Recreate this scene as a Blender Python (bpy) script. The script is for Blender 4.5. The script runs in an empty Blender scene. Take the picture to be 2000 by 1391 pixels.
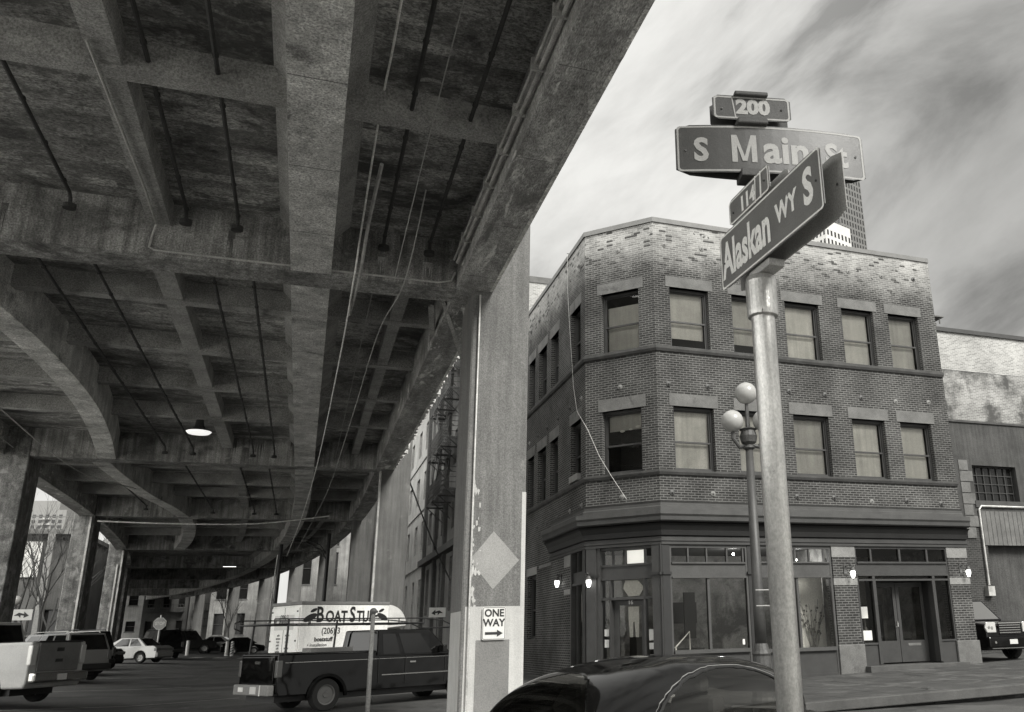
import bpy, bmesh, math, random
from mathutils import Vector, Matrix, noise
random.seed(7)
C = bpy.context.scene.collection
S = bpy.context.scene
R = math.radians

# ---------------------------------------------------------------- camera
cam = bpy.data.objects.new("camera", bpy.data.cameras.new("camera"))
C.objects.link(cam); S.camera = cam
_y, _p, _r = .3771, .30597, -.02768
_f = Vector((math.sin(_y)*math.cos(_p), math.cos(_y)*math.cos(_p), math.sin(_p)))
_rt = Vector((math.cos(_y), -math.sin(_y), 0)); _up = _rt.cross(_f)
_r2 = _rt*math.cos(_r) + _up*math.sin(_r); _u2 = _up*math.cos(_r) - _rt*math.sin(_r)
cam.matrix_world = Matrix(((_r2.x, _u2.x, -_f.x, 0), (_r2.y, _u2.y, -_f.y, 0), (_r2.z, _u2.z, -_f.z, 1.6), (0, 0, 0, 1)))
cam.data.sensor_width = 36; cam.data.lens = 1699.6/2000*36
cam.data.shift_x = -.13675; cam.data.shift_y = .00225
cam.data.clip_start = .05; cam.data.clip_end = 3000

# ---------------------------------------------------------------- world + sun
SUN_AZ, SUN_EL = 160, 41          # degrees clockwise from north (+Y), and above the horizon
w = bpy.data.worlds.new("World"); S.world = w; w.use_nodes = True
nt = w.node_tree; nt.nodes.clear()
def N(t, **k):
    n = nt.nodes.new(t)
    for a, b in k.items(): setattr(n, a, b)
    return n
out = N('ShaderNodeOutputWorld'); bg = N('ShaderNodeBackground'); bg.inputs[1].default_value = .1
sky = N('ShaderNodeTexSky', sky_type='NISHITA', sun_disc=False)
sky.sun_elevation = R(SUN_EL); sky.sun_rotation = R(SUN_AZ)
bw = N('ShaderNodeRGBToBW'); nt.links.new(sky.outputs[0], bw.inputs[0])
tc = N('ShaderNodeTexCoord')
def dotn(v):
    d_ = N('ShaderNodeVectorMath', operation='DOT_PRODUCT'); nt.links.new(tc.outputs['Generated'], d_.inputs[0]); d_.inputs[1].default_value = v; return d_.outputs['Value']
mp = N('ShaderNodeCombineXYZ')           # cloud streaks climb towards the north-east
for i, v in enumerate(((.75, -.92, .70), (-2.3, .0, 2.5), (.5, .5, .5))): nt.links.new(dotn(v), mp.inputs[i])
ofs = N('ShaderNodeVectorMath', operation='ADD'); ofs.inputs[1].default_value = (4.0, 9.0, 2.2); nt.links.new(mp.outputs[0], ofs.inputs[0])
n1 = N('ShaderNodeTexNoise'); n1.inputs['Scale'].default_value = 1.5; n1.inputs['Detail'].default_value = 9; n1.inputs['Roughness'].default_value = .58; n1.inputs['Distortion'].default_value = .35
nt.links.new(ofs.outputs[0], n1.inputs[0])
cr = N('ShaderNodeValToRGB'); cr.color_ramp.elements[0].position = .34; cr.color_ramp.elements[0].color = (.44, .44, .44, 1)
cr.color_ramp.elements[1].position = .58; cr.color_ramp.elements[1].color = (1, 1, 1, 1)
e = cr.color_ramp.elements.new(.46); e.color = (.8, .8, .8, 1)
nt.links.new(n1.outputs[0], cr.inputs[0])
# unseen south-west sky, brightened to light the west-facing walls
dt = N('ShaderNodeVectorMath', operation='DOT_PRODUCT'); nt.links.new(tc.outputs['Generated'], dt.inputs[0])
dt.inputs[1].default_value = (-.82, -.37, .43)
mr = N('ShaderNodeMapRange'); mr.inputs[1].default_value = .35; mr.inputs[2].default_value = 1.0; mr.inputs[3].default_value = 1.0; mr.inputs[4].default_value = 5.0
nt.links.new(dt.outputs['Value'], mr.inputs[0])
dk = N('ShaderNodeMapRange'); dk.inputs[1].default_value = .86; dk.inputs[2].default_value = 1.0; dk.inputs[3].default_value = 1.0; dk.inputs[4].default_value = .5; dk.interpolation_type = 'SMOOTHSTEP'
nt.links.new(dotn((.78, .45, .43)), dk.inputs[0])          # a heavier bank of cloud to the east-north-east
cq = N('ShaderNodeMath', operation='MULTIPLY'); nt.links.new(cr.outputs[0], cq.inputs[0]); nt.links.new(dk.outputs[0], cq.inputs[1])
mu = N('ShaderNodeMath', operation='MULTIPLY'); nt.links.new(cq.outputs[0], mu.inputs[0]); nt.links.new(mr.outputs[0], mu.inputs[1])
mk = N('ShaderNodeMath', operation='MULTIPLY'); nt.links.new(mu.outputs[0], mk.inputs[0]); mk.inputs[1].default_value = 5.0
ad = N('ShaderNodeMix', data_type='FLOAT'); ad.inputs[0].default_value = .92
nt.links.new(bw.outputs[0], ad.inputs[2]); nt.links.new(mk.outputs[0], ad.inputs[3])
tn = N('ShaderNodeCombineColor')
for i, k in enumerate((1.0, .992, .955)):
    q = N('ShaderNodeMath', operation='MULTIPLY'); q.inputs[1].default_value = k
    nt.links.new(ad.outputs[0], q.inputs[0]); nt.links.new(q.outputs[0], tn.inputs[i])
nt.links.new(tn.outputs[0], bg.inputs[0]); nt.links.new(bg.outputs[0], out.inputs[0])

sl = bpy.data.lights.new("sun", 'SUN'); sl.energy = 2.7; sl.angle = R(20); sl.color = (1, .985, .94)
so = bpy.data.objects.new("sun", sl); C.objects.link(so)
so.rotation_euler = (R(90-SUN_EL), 0, R(180-SUN_AZ))
S.view_settings.view_transform = 'Standard'; S.view_settings.look = 'None'
S.view_settings.exposure = 0.9; S.view_settings.gamma = 1

# ---------------------------------------------------------------- helpers
TINT = (1.0, .993, .958)
def G(v): return (v*TINT[0], v*TINT[1], v*TINT[2], 1)
def tag(o, label=None, cat=None, group=None, kind=None):
    if label: o['label'] = label
    if cat: o['category'] = cat
    if group: o['group'] = group
    if kind: o['kind'] = kind
    return o
def thing(name, label, cat, loc=(0, 0, 0), rz=0, group=None):
    o = bpy.data.objects.new(name, None); C.objects.link(o); o.empty_display_size = .3
    o.location = loc; o.rotation_euler = (0, 0, rz)
    return tag(o, label, cat, group)
def rootmat(o):
    while o.parent: o = o.parent
    return Matrix.Translation(o.location) @ Matrix.Rotation(o.rotation_euler[2], 4, 'Z')
def copy_tree(o, parent=None):
    c = o.copy(); C.objects.link(c); c.parent = parent
    for ch in list(o.children): copy_tree(ch, c)
    return c
class MB:
    def __init__(s): s.v = []; s.f = []
    def add(s, vs, fs):
        b = len(s.v); s.v += [tuple(p) for p in vs]; s.f += [tuple(b+i for i in f) for f in fs]; return s
    def quad(s, a, b, c, d): return s.add([a, b, c, d], [(0, 1, 2, 3)])
    def box(s, x0, x1, y0, y1, z0, z1):
        return s.add([(x0, y0, z0), (x1, y0, z0), (x1, y1, z0), (x0, y1, z0), (x0, y0, z1), (x1, y0, z1), (x1, y1, z1), (x0, y1, z1)],
                     [(0, 3, 2, 1), (4, 5, 6, 7), (0, 1, 5, 4), (1, 2, 6, 5), (2, 3, 7, 6), (3, 0, 4, 7)])
    def hexa(s, p): return s.add(p, [(0, 3, 2, 1), (4, 5, 6, 7), (0, 1, 5, 4), (1, 2, 6, 5), (2, 3, 7, 6), (3, 0, 4, 7)])
    def tube(s, pts, r, n=6, caps=True):
        pts = [Vector(p) for p in pts]; k = len(pts)
        rs = r if isinstance(r, (list, tuple)) else [r]*k
        rings = []; prev = None
        for i, p in enumerate(pts):
            d = (pts[min(i+1, k-1)]-pts[max(i-1, 0)]).normalized()
            a = prev if prev is not None else (Vector((0, 0, 1)) if abs(d.z) < .9 else Vector((1, 0, 0)))
            u = (a - d*a.dot(d))
            if u.length < 1e-5: u = d.orthogonal()
            u.normalize(); prev = u; v = d.cross(u)
            rings.append([p+(u*math.cos(2*math.pi*j/n)+v*math.sin(2*math.pi*j/n))*rs[i] for j in range(n)])
        vs = [q for rg in rings for q in rg]; fs = []
        for i in range(k-1):
            for j in range(n): fs.append((i*n+j, i*n+(j+1) % n, (i+1)*n+(j+1) % n, (i+1)*n+j))
        if caps: fs += [tuple(range(n-1, -1, -1)), tuple((k-1)*n+j for j in range(n))]
        return s.add(vs, fs)
    def bar(s, a, b, wx, wz):           # rectangular bar from a to b
        a = Vector(a); b = Vector(b); d = (b-a).normalized()
        up = Vector((0, 0, 1)) if abs(d.z) < .95 else Vector((0, 1, 0))
        x = d.cross(up).normalized()*wx/2; z = x.normalized().cross(d).normalized()*wz/2
        return s.hexa([a-x-z, a+x-z, b+x-z, b-x-z, a-x+z, a+x+z, b+x+z, b-x+z])
    def lathe(s, prof, c=(0, 0, 0), n=20, axis='z', caps=True):      # prof: (r, h)
        vs = []; fs = []; c = Vector(c)
        for r, h in prof:
            for j in range(n):
                a = 2*math.pi*j/n; x, y = r*math.cos(a), r*math.sin(a)
                p = (x, y, h) if axis == 'z' else ((x, h, y) if axis == 'y' else (h, x, y))
                vs.append(c+Vector(p))
        for i in range(len(prof)-1):
            for j in range(n): fs.append((i*n+j, i*n+(j+1) % n, (i+1)*n+(j+1) % n, (i+1)*n+j))
        if caps and prof[0][0] > 1e-4: fs.append(tuple(range(n-1, -1, -1)))
        if caps and prof[-1][0] > 1e-4: fs.append(tuple((len(prof)-1)*n+j for j in range(n)))
        return s.add(vs, fs)
    def sphere(s, c, r, n=20):
        return s.lathe([(max(r*math.sin(math.pi*i/(n//2)), 1e-5), -r*math.cos(math.pi*i/(n//2))) for i in range(n//2+1)], c, n)
    def prism(s, poly, f0, f1):        # poly list of 2-tuples, f0/f1 map (a,b)->point
        n = len(poly)
        return s.add([f0(*p) for p in poly]+[f1(*p) for p in poly],
                     [tuple(range(n-1, -1, -1)), tuple(range(n, 2*n))]+[(i, (i+1) % n, n+(i+1) % n, n+i) for i in range(n)])
    def build(s, name, m, parent=None, world=False, smooth=False, bevel=0, fixn=False, seg=2):
        me = bpy.data.meshes.new(name)
        vs = s.v
        if world and parent is not None:
            im = rootmat(parent).inverted(); vs = [tuple(im @ Vector(p)) for p in vs]
        me.from_pydata(vs, [], s.f); me.update()
        if fixn or bevel:
            bm = bmesh.new(); bm.from_mesh(me); bmesh.ops.remove_doubles(bm, verts=bm.verts, dist=1e-5)
            bmesh.ops.recalc_face_normals(bm, faces=bm.faces); bm.to_mesh(me); bm.free()
        uv = me.uv_layers.new(name="m").data
        for pl in me.polygons:
            n = pl.normal
            if abs(n.z) > .8: ax, ay = Vector((1, 0, 0)), Vector((0, 1, 0))
            else:
                ax = Vector((-n.y, n.x, 0)).normalized(); ay = Vector((0, 0, 1))
            for li in pl.loop_indices:
                co = me.vertices[me.loops[li].vertex_index].co
                uv[li].uv = (co.dot(ax), co.dot(ay))
            pl.use_smooth = smooth
        o = bpy.data.objects.new(name, me); C.objects.link(o); o.data.materials.append(m)
        if parent is not None: o.parent = parent
        if bevel:
            b = o.modifiers.new("b", 'BEVEL'); b.width = bevel; b.segments = seg; b.limit_method = 'ANGLE'; b.angle_limit = R(40)
            if smooth: o.modifiers.new("w", 'WEIGHTED_NORMAL').keep_sharp = True
        return o

# ---------------------------------------------------------------- materials
MATS = {}
def surf(name, v, rough=.8, var=.25, sc=1.5, grain=.25, gs=55, bump=.25, metal=0, streak=0, patch=None, stretch=(1, 1, 1), spec=.5, coat=0, boards=None):
    """grey procedural surface: large mottling + fine grain + optional vertical streaks and pale or dark patches"""
    m = bpy.data.materials.new(name); m.use_nodes = True; t = m.node_tree; ns = t.nodes; L = t.links.new
    b = ns['Principled BSDF']; b.inputs['Roughness'].default_value = rough; b.inputs['Metallic'].default_value = metal
    b.inputs['Specular IOR Level'].default_value = spec
    if coat: b.inputs['Coat Weight'].default_value = coat; b.inputs['Coat Roughness'].default_value = .04
    tc = ns.new('ShaderNodeTexCoord'); mp = ns.new('ShaderNodeMapping'); mp.inputs['Scale'].default_value = stretch
    L(tc.outputs['Object'], mp.inputs[0])
    def noise(scale, detail=4, rgh=.6, src=None, dist=0):
        n = ns.new('ShaderNodeTexNoise'); n.inputs['Scale'].default_value = scale; n.inputs['Detail'].default_value = detail
        n.inputs['Roughness'].default_value = rgh; n.inputs['Distortion'].default_value = dist; L((src or mp).outputs[0] if src is None or hasattr(src, 'outputs') else src, n.inputs[0]); return n.outputs[0]
    def rng(x, a, c, lo=.3, hi=.7):
        q = ns.new('ShaderNodeMapRange'); q.inputs[1].default_value = lo; q.inputs[2].default_value = hi; q.inputs[3].default_value = a; q.inputs[4].default_value = c
        L(x, q.inputs[0]); return q.outputs[0]
    def mul(x, y, op='MULTIPLY'):
        q = ns.new('ShaderNodeMath'); q.operation = op
        for i, z in enumerate((x, y)):
            if isinstance(z, (int, float)): q.inputs[i].default_value = z
            else: L(z, q.inputs[i])
        return q.outputs[0]
    f = rng(noise(sc, 6, .65), 1-var, 1+var)
    g = noise(gs, 2, .8)
    f = mul(f, rng(g, 1-grain, 1+grain, .34, .66))
    if streak:
        m2 = ns.new('ShaderNodeMapping'); m2.inputs['Scale'].default_value = (5, 5, .25); L(tc.outputs['Object'], m2.inputs[0])
        f = mul(f, rng(noise(1.3, 5, .7, m2), 1-streak, 1+streak*.6, .35, .65))
    if boards:                                # form-board marks left in the concrete: (axis, width)
        ax, pw = boards; sp = ns.new('ShaderNodeSeparateXYZ'); L(tc.outputs['Object'], sp.inputs[0])
        q_ = mul(sp.outputs[ax], 1/pw); fl = mul(q_, 0, 'FLOOR'); fr = mul(q_, 0, 'FRACT')
        o2 = mul(mul(sp.outputs[1-ax], .28), mul(fl, .37), 'ADD'); cb = ns.new('ShaderNodeCombineXYZ'); L(fl, cb.inputs[0]); L(mul(o2, 0, 'FLOOR'), cb.inputs[1])
        wn = ns.new('ShaderNodeTexWhiteNoise'); L(cb.outputs[0], wn.inputs[0])
        f = mul(f, rng(wn.outputs[0], .66, 1.3, 0, 1)); f = mul(f, rng(fr, .55, 1, .0, .09))
    val = mul(f, v)
    for pt in ([patch] if patch and not isinstance(patch[0], (list, tuple)) else (patch or [])):
        pv, ps, lo, hi = pt                       # value, scale, thresholds
        k = rng(noise(ps, 7, .7, None, .4), 0, 1, lo, hi)
        q = ns.new('ShaderNodeMix'); q.data_type = 'FLOAT'; L(k, q.inputs[0]); L(val, q.inputs[2]); L(mul(rng(g, .8, 1.2), pv), q.inputs[3]); val = q.outputs[0]
    cc = ns.new('ShaderNodeCombineColor')
    for i in range(3): L(mul(val, TINT[i]), cc.inputs[i])
    L(cc.outputs[0], b.inputs['Base Color'])
    if bump:
        bp = ns.new('ShaderNodeBump'); bp.inputs['Strength'].default_value = bump; bp.inputs['Distance'].default_value = .02
        L(mul(g, noise(gs/6, 4), 'ADD'), bp.inputs['Height']); L(bp.outputs[0], b.inputs['Normal'])
    MATS[name] = m; return m
def flat(name, v, rough=.5, metal=0, spec=.5, emit=0, coat=0):
    m = bpy.data.materials.new(name); m.use_nodes = True; b = m.node_tree.nodes['Principled BSDF']
    b.inputs['Base Color'].default_value = G(v); b.inputs['Roughness'].default_value = rough; b.inputs['Metallic'].default_value = metal
    b.inputs['Specular IOR Level'].default_value = spec
    if coat: b.inputs['Coat Weight'].default_value = coat; b.inputs['Coat Roughness'].default_value = .03
    if emit: b.inputs['Emission Color'].default_value = G(1); b.inputs['Emission Strength'].default_value = emit
    MATS[name] = m; return m
def glass(name, tint=.6, ior=1.45, rough=.02, wob=.0):
    m = bpy.data.materials.new(name); m.use_nodes = True; t = m.node_tree; ns = t.nodes; L = t.links.new; ns.clear()
    o = ns.new('ShaderNodeOutputMaterial'); mx = ns.new('ShaderNodeMixShader'); tr = ns.new('ShaderNodeBsdfTransparent'); gl = ns.new('ShaderNodeBsdfGlossy')
    fr = ns.new('ShaderNodeFresnel'); fr.inputs[0].default_value = ior; tr.inputs[0].default_value = G(tint); gl.inputs['Roughness'].default_value = rough; gl.inputs[0].default_value = G(.9)
    if wob:
        tc = ns.new('ShaderNodeTexCoord'); nz = ns.new('ShaderNodeTexNoise'); nz.inputs['Scale'].default_value = 1.5; L(tc.outputs['Object'], nz.inputs[0])
        bp = ns.new('ShaderNodeBump'); bp.inputs['Strength'].default_value = wob; bp.inputs['Distance'].default_value = .05; L(nz.outputs[0], bp.inputs['Height']); L(bp.outputs[0], gl.inputs['Normal'])
    L(fr.outputs[0], mx.inputs[0]); L(tr.outputs[0], mx.inputs[1]); L(gl.outputs[0], mx.inputs[2]); L(mx.outputs[0], o.inputs[0])
    MATS[name] = m; return m
def brick(name, c1, c2, mortar, bw_=.235, bh=.078, ms=.012, zlight=None, stain=.3, dark=.25, grain=.2, patch=None, rough=.9):
    m = bpy.data.materials.new(name); m.use_nodes = True; t = m.node_tree; ns = t.nodes; L = t.links.new
    b = ns['Principled BSDF']; b.inputs['Roughness'].default_value = rough; b.inputs['Specular IOR Level'].default_value = .2
    uv = ns.new('ShaderNodeUVMap'); tc = ns.new('ShaderNodeTexCoord')
    br = ns.new('ShaderNodeTexBrick'); br.inputs['Scale'].default_value = 1; br.inputs['Brick Width'].default_value = bw_; br.inputs['Row Height'].default_value = bh
    br.inputs['Mortar Size'].default_value = ms; br.inputs['Mortar Smooth'].default_value = .3; br.inputs['Bias'].default_value = 0
    br.inputs['Color1'].default_value = (c1, c1, c1, 1); br.inputs['Color2'].default_value = (c2, c2, c2, 1); br.inputs['Mortar'].default_value = (mortar, mortar, mortar, 1)
    L(uv.outputs[0], br.inputs[0])
    def M(x, y, op='MULTIPLY'):
        q = ns.new('ShaderNodeMath'); q.operation = op
        for i, z in enumerate((x, y)):
            if isinstance(z, (int, float)): q.inputs[i].default_value = z
            else: L(z, q.inputs[i])
        return q.outputs[0]
    def nz(s, d=5, r=.6, stretch=None):
        n = ns.new('ShaderNodeTexNoise'); n.inputs['Scale'].default_value = s; n.inputs['Detail'].default_value = d; n.inputs['Roughness'].default_value = r
        if stretch:
            mp = ns.new('ShaderNodeMapping'); mp.inputs['Scale'].default_value = stretch; L(tc.outputs['Object'], mp.inputs[0]); L(mp.outputs[0], n.inputs[0])
        else: L(tc.outputs['Object'], n.inputs[0])
        return n.outputs[0]
    def rg(x, lo, hi, a, c):
        q = ns.new('ShaderNodeMapRange'); q.inputs[1].default_value = lo; q.inputs[2].default_value = hi; q.inputs[3].default_value = a; q.inputs[4].default_value = c; L(x, q.inputs[0]); return q.outputs[0]
    def mix(k, a, c):
        q = ns.new('ShaderNodeMix'); q.data_type = 'FLOAT'
        for i, z in ((0, k), (2, a), (3, c)):
            if isinstance(z, (int, float)): q.inputs[i].default_value = z
            else: L(z, q.inputs[i])
        return q.outputs[0]
    g = nz(60, 2, .8)
    val = M(br.outputs[0], rg(g, .25, .75, 1-grain, 1+grain))
    val = M(val, rg(nz(.6, 6, .65), .3, .7, 1-stain, 1+stain))
    if zlight:                      # weathered, patchily lime-washed masonry above zlight[0]
        z0, z1, pv = zlight
        sp = ns.new('ShaderNodeSeparateXYZ'); L(tc.outputs['Object'], sp.inputs[0])
        zz = M(sp.outputs[2], rg(nz(.9, 6, .75), .3, .7, -.55, .55), 'ADD')
        k = rg(zz, z0, z1, 0, 1)
        # sparse dark bricks in the pale band
        b2 = ns.new('ShaderNodeTexBrick')
        for i_, v_ in (('Scale', 1), ('Brick Width', bw_), ('Row Height', bh), ('Mortar Size', ms), ('Mortar Smooth', .3), ('Bias', .0)): b2.inputs[i_].default_value = v_
        b2.inputs['Color1'].default_value = (pv*1.15, pv*1.15, pv*1.15, 1); b2.inputs['Color2'].default_value = (pv*.62, pv*.62, pv*.62, 1); b2.inputs['Mortar'].default_value = (pv*1.25,)*3+(1,)
        L(uv.outputs[0], b2.inputs[0])
        vv = ns.new('ShaderNodeVectorMath'); vv.operation = 'DIVIDE'; vv.inputs[1].default_value = (bw_, bh, 1); L(uv.outputs[0], vv.inputs[0])
        sx = ns.new('ShaderNodeSeparateXYZ'); L(vv.outputs[0], sx.inputs[0])
        ry = M(sx.outputs[1], 0, 'FLOOR'); od = M(M(ry, 2, 'MODULO'), .5)
        cx = M(M(sx.outputs[0], od, 'ADD'), 0, 'FLOOR')
        cb = ns.new('ShaderNodeCombineXYZ'); L(cx, cb.inputs[0]); L(ry, cb.inputs[1])
        wn = ns.new('ShaderNodeTexWhiteNoise'); L(cb.outputs[0], wn.inputs[0])
        cl = nz(1.1, 3, .6)
        dk = M(wn.outputs[0], M(rg(cl, .35, .7, .01, .13), 0, 'ADD'), 'LESS_THAN')
        pale = M(b2.outputs[0], rg(g, .25, .75, 1-grain, 1+grain))
        pale = M(mix(dk, pale, pv*.22), rg(nz(.8, 5, .7), .3, .7, .65, 1.25))
        val = mix(k, val, pale)
    if patch:
        pv, ps, lo, hi = patch
        val = mix(rg(nz(ps, 7, .7), lo, hi, 0, 1), val, pv)
    cc = ns.new('ShaderNodeCombineColor')
    for i in range(3): L(M(val, TINT[i]), cc.inputs[i])
    L(cc.outputs[0], b.inputs['Base Color'])
    bp = ns.new('ShaderNodeBump'); bp.inputs['Strength'].default_value = .5; bp.inputs['Distance'].default_value = .012
    inv = M(M(br.outputs[1], -1), M(g, .4), 'ADD'); L(inv, bp.inputs['Height']); L(bp.outputs[0], b.inputs['Normal'])
    MATS[name] = m; return m

m_asphalt = surf('asphalt', .065, .75, .35, .5, .3, 40, .4, patch=[(.03, .35, .5, .58), (.1, .9, .62, .65)])
m_bounce_white = surf('bounce_white', .75, .85, .1, .4, .1, 30, .1)
m_bounce = surf('bounce_concrete', .36, .85, .15, .4, .15, 30, .2)
m_walk = surf('sidewalk_concrete', .04, .85, .35, .9, .25, 40, .4, patch=[(.085, .8, .54, .6), (.022, 1.2, .58, .66)])
m_kerb = surf('kerb_stone', .06, .8, .3, 2, .25, 50, .4)
m_paint = surf('road_paint', .3, .7, .35, 3, .3, 40, .2)
m_deck = surf('deck_concrete', .34, .9, .55, .9, .6, 22, .5, boards=(1, .28), stretch=(.8, 1.25, 1), patch=[(.07, .45, .48, .62), (.14, 2.6, .52, .62), (.6, 1.1, .62, .70)])
m_beam = surf('beam_concrete', .50, .9, .5, 1.2, .5, 30, .5, streak=.2, patch=[(.52, 1.1, .54, .66), (.13, .8, .58, .68)])
m_cross = surf('crossbeam_concrete', .27, .9, .5, 1.0, .5, 30, .5, streak=.5, patch=[(.06, .7, .5, .66), (.4, 1.4, .62, .72)])
m_edge = surf('edge_concrete', .3, .9, .5, 1.3, .5, 34, .6, streak=.3, stretch=(1.6, .45, 1), patch=[(.14, .8, .5, .62), (.62, 1.7, .58, .63)])
m_col = surf('column_concrete', .14, .85, .2, .7, .32, 45, .4, streak=.25, patch=(.24, .9, .58, .72))
m_colold = surf('mottled_concrete', .16, .9, .6, 2.2, .4, 30, .5, streak=.4, patch=(.3, 1.6, .52, .62))  # random mottling, vertical streaks and paler patches
m_rib = surf('rib_concrete', .30, .9, .35, 1.2, .42, 34, .5, patch=(.45, 1.3, .6, .7))
m_pipe = surf('rusty_drain_pipe', .035, .7, .4, 4, .3, 60, .3)
m_conduit = surf('galvanized_conduit', .45, .45, .35, 3, .3, 60, .2, metal=.4)
m_brick = brick('brown_brick', .046, .022, .13, zlight=(13.2, 14.7, .29), stain=.45, patch=(.02, .45, .6, .85), ms=.014)
m_brickn = brick('whitewashed_brick', .33, .22, .45, grain=.25, stain=.25, patch=(.2, .7, .48, .60))
m_brickd = brick('dark_brick', .045, .028, .08)
m_midwall = surf('sooty_render', .05, .9, .4, .9, .3, 30, .3, streak=.3)
m_brickw = brick('white_brick', .34, .2, .42, stain=.25)
m_stone = surf('sandstone', .115, .85, .3, 1.6, .22, 45, .35, patch=(.06, 1.3, .58, .68))
m_stoned = surf('dark_sandstone', .05, .85, .35, 2, .25, 45, .35, patch=(.04, 1.5, .55, .65))
m_stonel = surf('pale_stone_block', .19, .85, .2, 2, .2, 45, .35)
m_trim = surf('dark_painted_trim', .03, .6, .25, 2, .22, 50, .15)
m_trimd = surf('black_painted_trim', .012, .6, .25, 2, .22, 50, .15)
m_triml = surf('grey_painted_trim', .048, .6, .25, 2, .22, 50, .15)
m_cap = surf('parapet_metal_cap', .13, .6, .2, 2, .2, 50, .1)
m_frame = surf('window_frame_paint', .03, .5, .2, 3, .2, 60, .1)
m_blind = surf('roller_blind_cloth', .42, .9, .16, .8, .16, 50, .05, streak=.12)
m_dark = flat('dark_interior', .02, .9)
m_glass = glass('window_glass', .95, 1.5, wob=.03)
m_glassd = glass('shop_glass', .9, 1.32, wob=.03)
m_wallin = surf('interior_plaster', .22, .9, .3, .8, .2, 30, .1)
m_darkwin = flat('dark_window_glass', .012, .06, 0, .5)
m_white = surf('white_paint', .62, .6, .12, 3, .12, 60, .1)
m_black = surf('black_paint', .012, .45, .2, 3, .2, 60, .1)
m_iron = surf('cast_iron', .05, .5, .4, 8, .3, 60, .3)
m_globe = surf('opal_globe', .34, .3, .1, 3, .05, 40, 0)
m_lit = flat('lit_bulb', .9, .4, emit=4)
m_chrome = flat('chrome', .6, .15, 1)
m_tyre = surf('tyre_rubber', .015, .9, .2, 5, .2, 60, .2)
m_blk = flat('black_car_paint', .004, .07, 0, .3)
_t = m_blk.node_tree; _n = _t.nodes.new('ShaderNodeTexNoise'); _n.inputs['Scale'].default_value = 1.6; _n.inputs['Detail'].default_value = 1; _c = _t.nodes.new('ShaderNodeTexCoord')
_b = _t.nodes.new('ShaderNodeBump'); _b.inputs['Strength'].default_value = .35; _b.inputs['Distance'].default_value = .06
_t.links.new(_c.outputs['Object'], _n.inputs[0]); _t.links.new(_n.outputs[0], _b.inputs['Height']); _t.links.new(_b.outputs[0], _t.nodes['Principled BSDF'].inputs['Normal'])
m_dkc = flat('dark_car_paint', .01, .2, 0, .25)
m_silver = flat('silver_car_paint', .25, .3, .35, .5, coat=.6)
m_lightc = surf('pale_truck_paint', .34, .4, .15, 1.5, .1, 40, .0, coat=.4)
m_greyc = surf('tailgate_paint', .13, .4, .2, 1.5, .1, 40, .0, coat=.3)
m_tan = flat('tan_car_paint', .16, .35, 0, .5, coat=.5)
m_cglass = flat('car_glass', .006, .04, 0, .5)
m_lens = flat('headlight_lens', .55, .12, .3, .6)
m_tail = flat('tail_lamp_lens', .09, .15, 0, .5)
m_plate = flat('number_plate', .5, .5)
m_signw = surf('white_sign_face', .6, .45, .06, 4, .08, 70, .05)
m_signg = surf('street_sign_face', .055, .4, .16, 4, .16, 160, .05, patch=(.1, 7, .62, .7))
m_signd = surf('alaskan_sign_face', .14, .4, .14, 4, .14, 160, .05, patch=(.14, 7, .64, .7))
m_signn = surf('dark_sign_metal', .045, .6, .2, 6, .25, 160, .1)
m_signb = surf('sign_back_metal', .3, .6, .15, 4, .25, 160, .1)
m_letter = surf('pale_sign_letters', .72, .5, .1, 6, .12, 160, .05)
m_letterg = surf('sun_toned_letters', .3, .5, .1, 6, .12, 160, .05)  # darker copy of the letter paint, offsetting direct sun on the sign
m_galv = surf('galvanized_steel_post', .45, .33, .25, 4, .16, 90, .08, metal=.65, stretch=(1, 1, .6), patch=[(.2, 6, .60, .68), (.1, 22, .66, .7)])
m_bark = surf('tree_bark', .035, .9, .4, 8, .3, 60, .4)
m_panel = surf('banner_cloth', .5, .8, .2, .6, .2, 20, .1)

FONT = bpy.data.curves.new("t", 'FONT').font
def text(body, size, m, parent, mat4, name='lettering', bold=0, sx=1, align='CENTER', thick=.002, spacing=1.0):
    """flat lettering as mesh; mat4 maps (x right, y up, z out)"""
    cu = bpy.data.curves.new("t", 'FONT'); cu.body = body; cu.size = size; cu.align_x = align; cu.align_y = 'CENTER'
    cu.offset = bold; cu.extrude = thick; cu.resolution_u = 3; cu.space_character = spacing
    o = bpy.data.objects.new("t", cu); C.objects.link(o)
    dg = bpy.context.evaluated_depsgraph_get(); me = bpy.data.meshes.new_from_object(o.evaluated_get(dg))
    bpy.data.objects.remove(o)
    me.transform(mat4 @ Matrix.Diagonal((sx, 1, 1, 1)))
    if parent is not None: me.transform(rootmat(parent).inverted())
    me.name = name; me.materials.clear(); me.materials.append(m)
    ob = bpy.data.objects.new(name, me); C.objects.link(ob); ob.parent = parent
    return ob
def frame4(o, x, y):                 # matrix with columns x,y,x^y and origin
    x = Vector(x).normalized(); y = Vector(y).normalized(); z = x.cross(y)
    return Matrix(((x.x, y.x, z.x, o[0]), (x.y, y.y, z.y, o[1]), (x.z, y.z, z.z, o[2]), (0, 0, 0, 1)))

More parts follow.
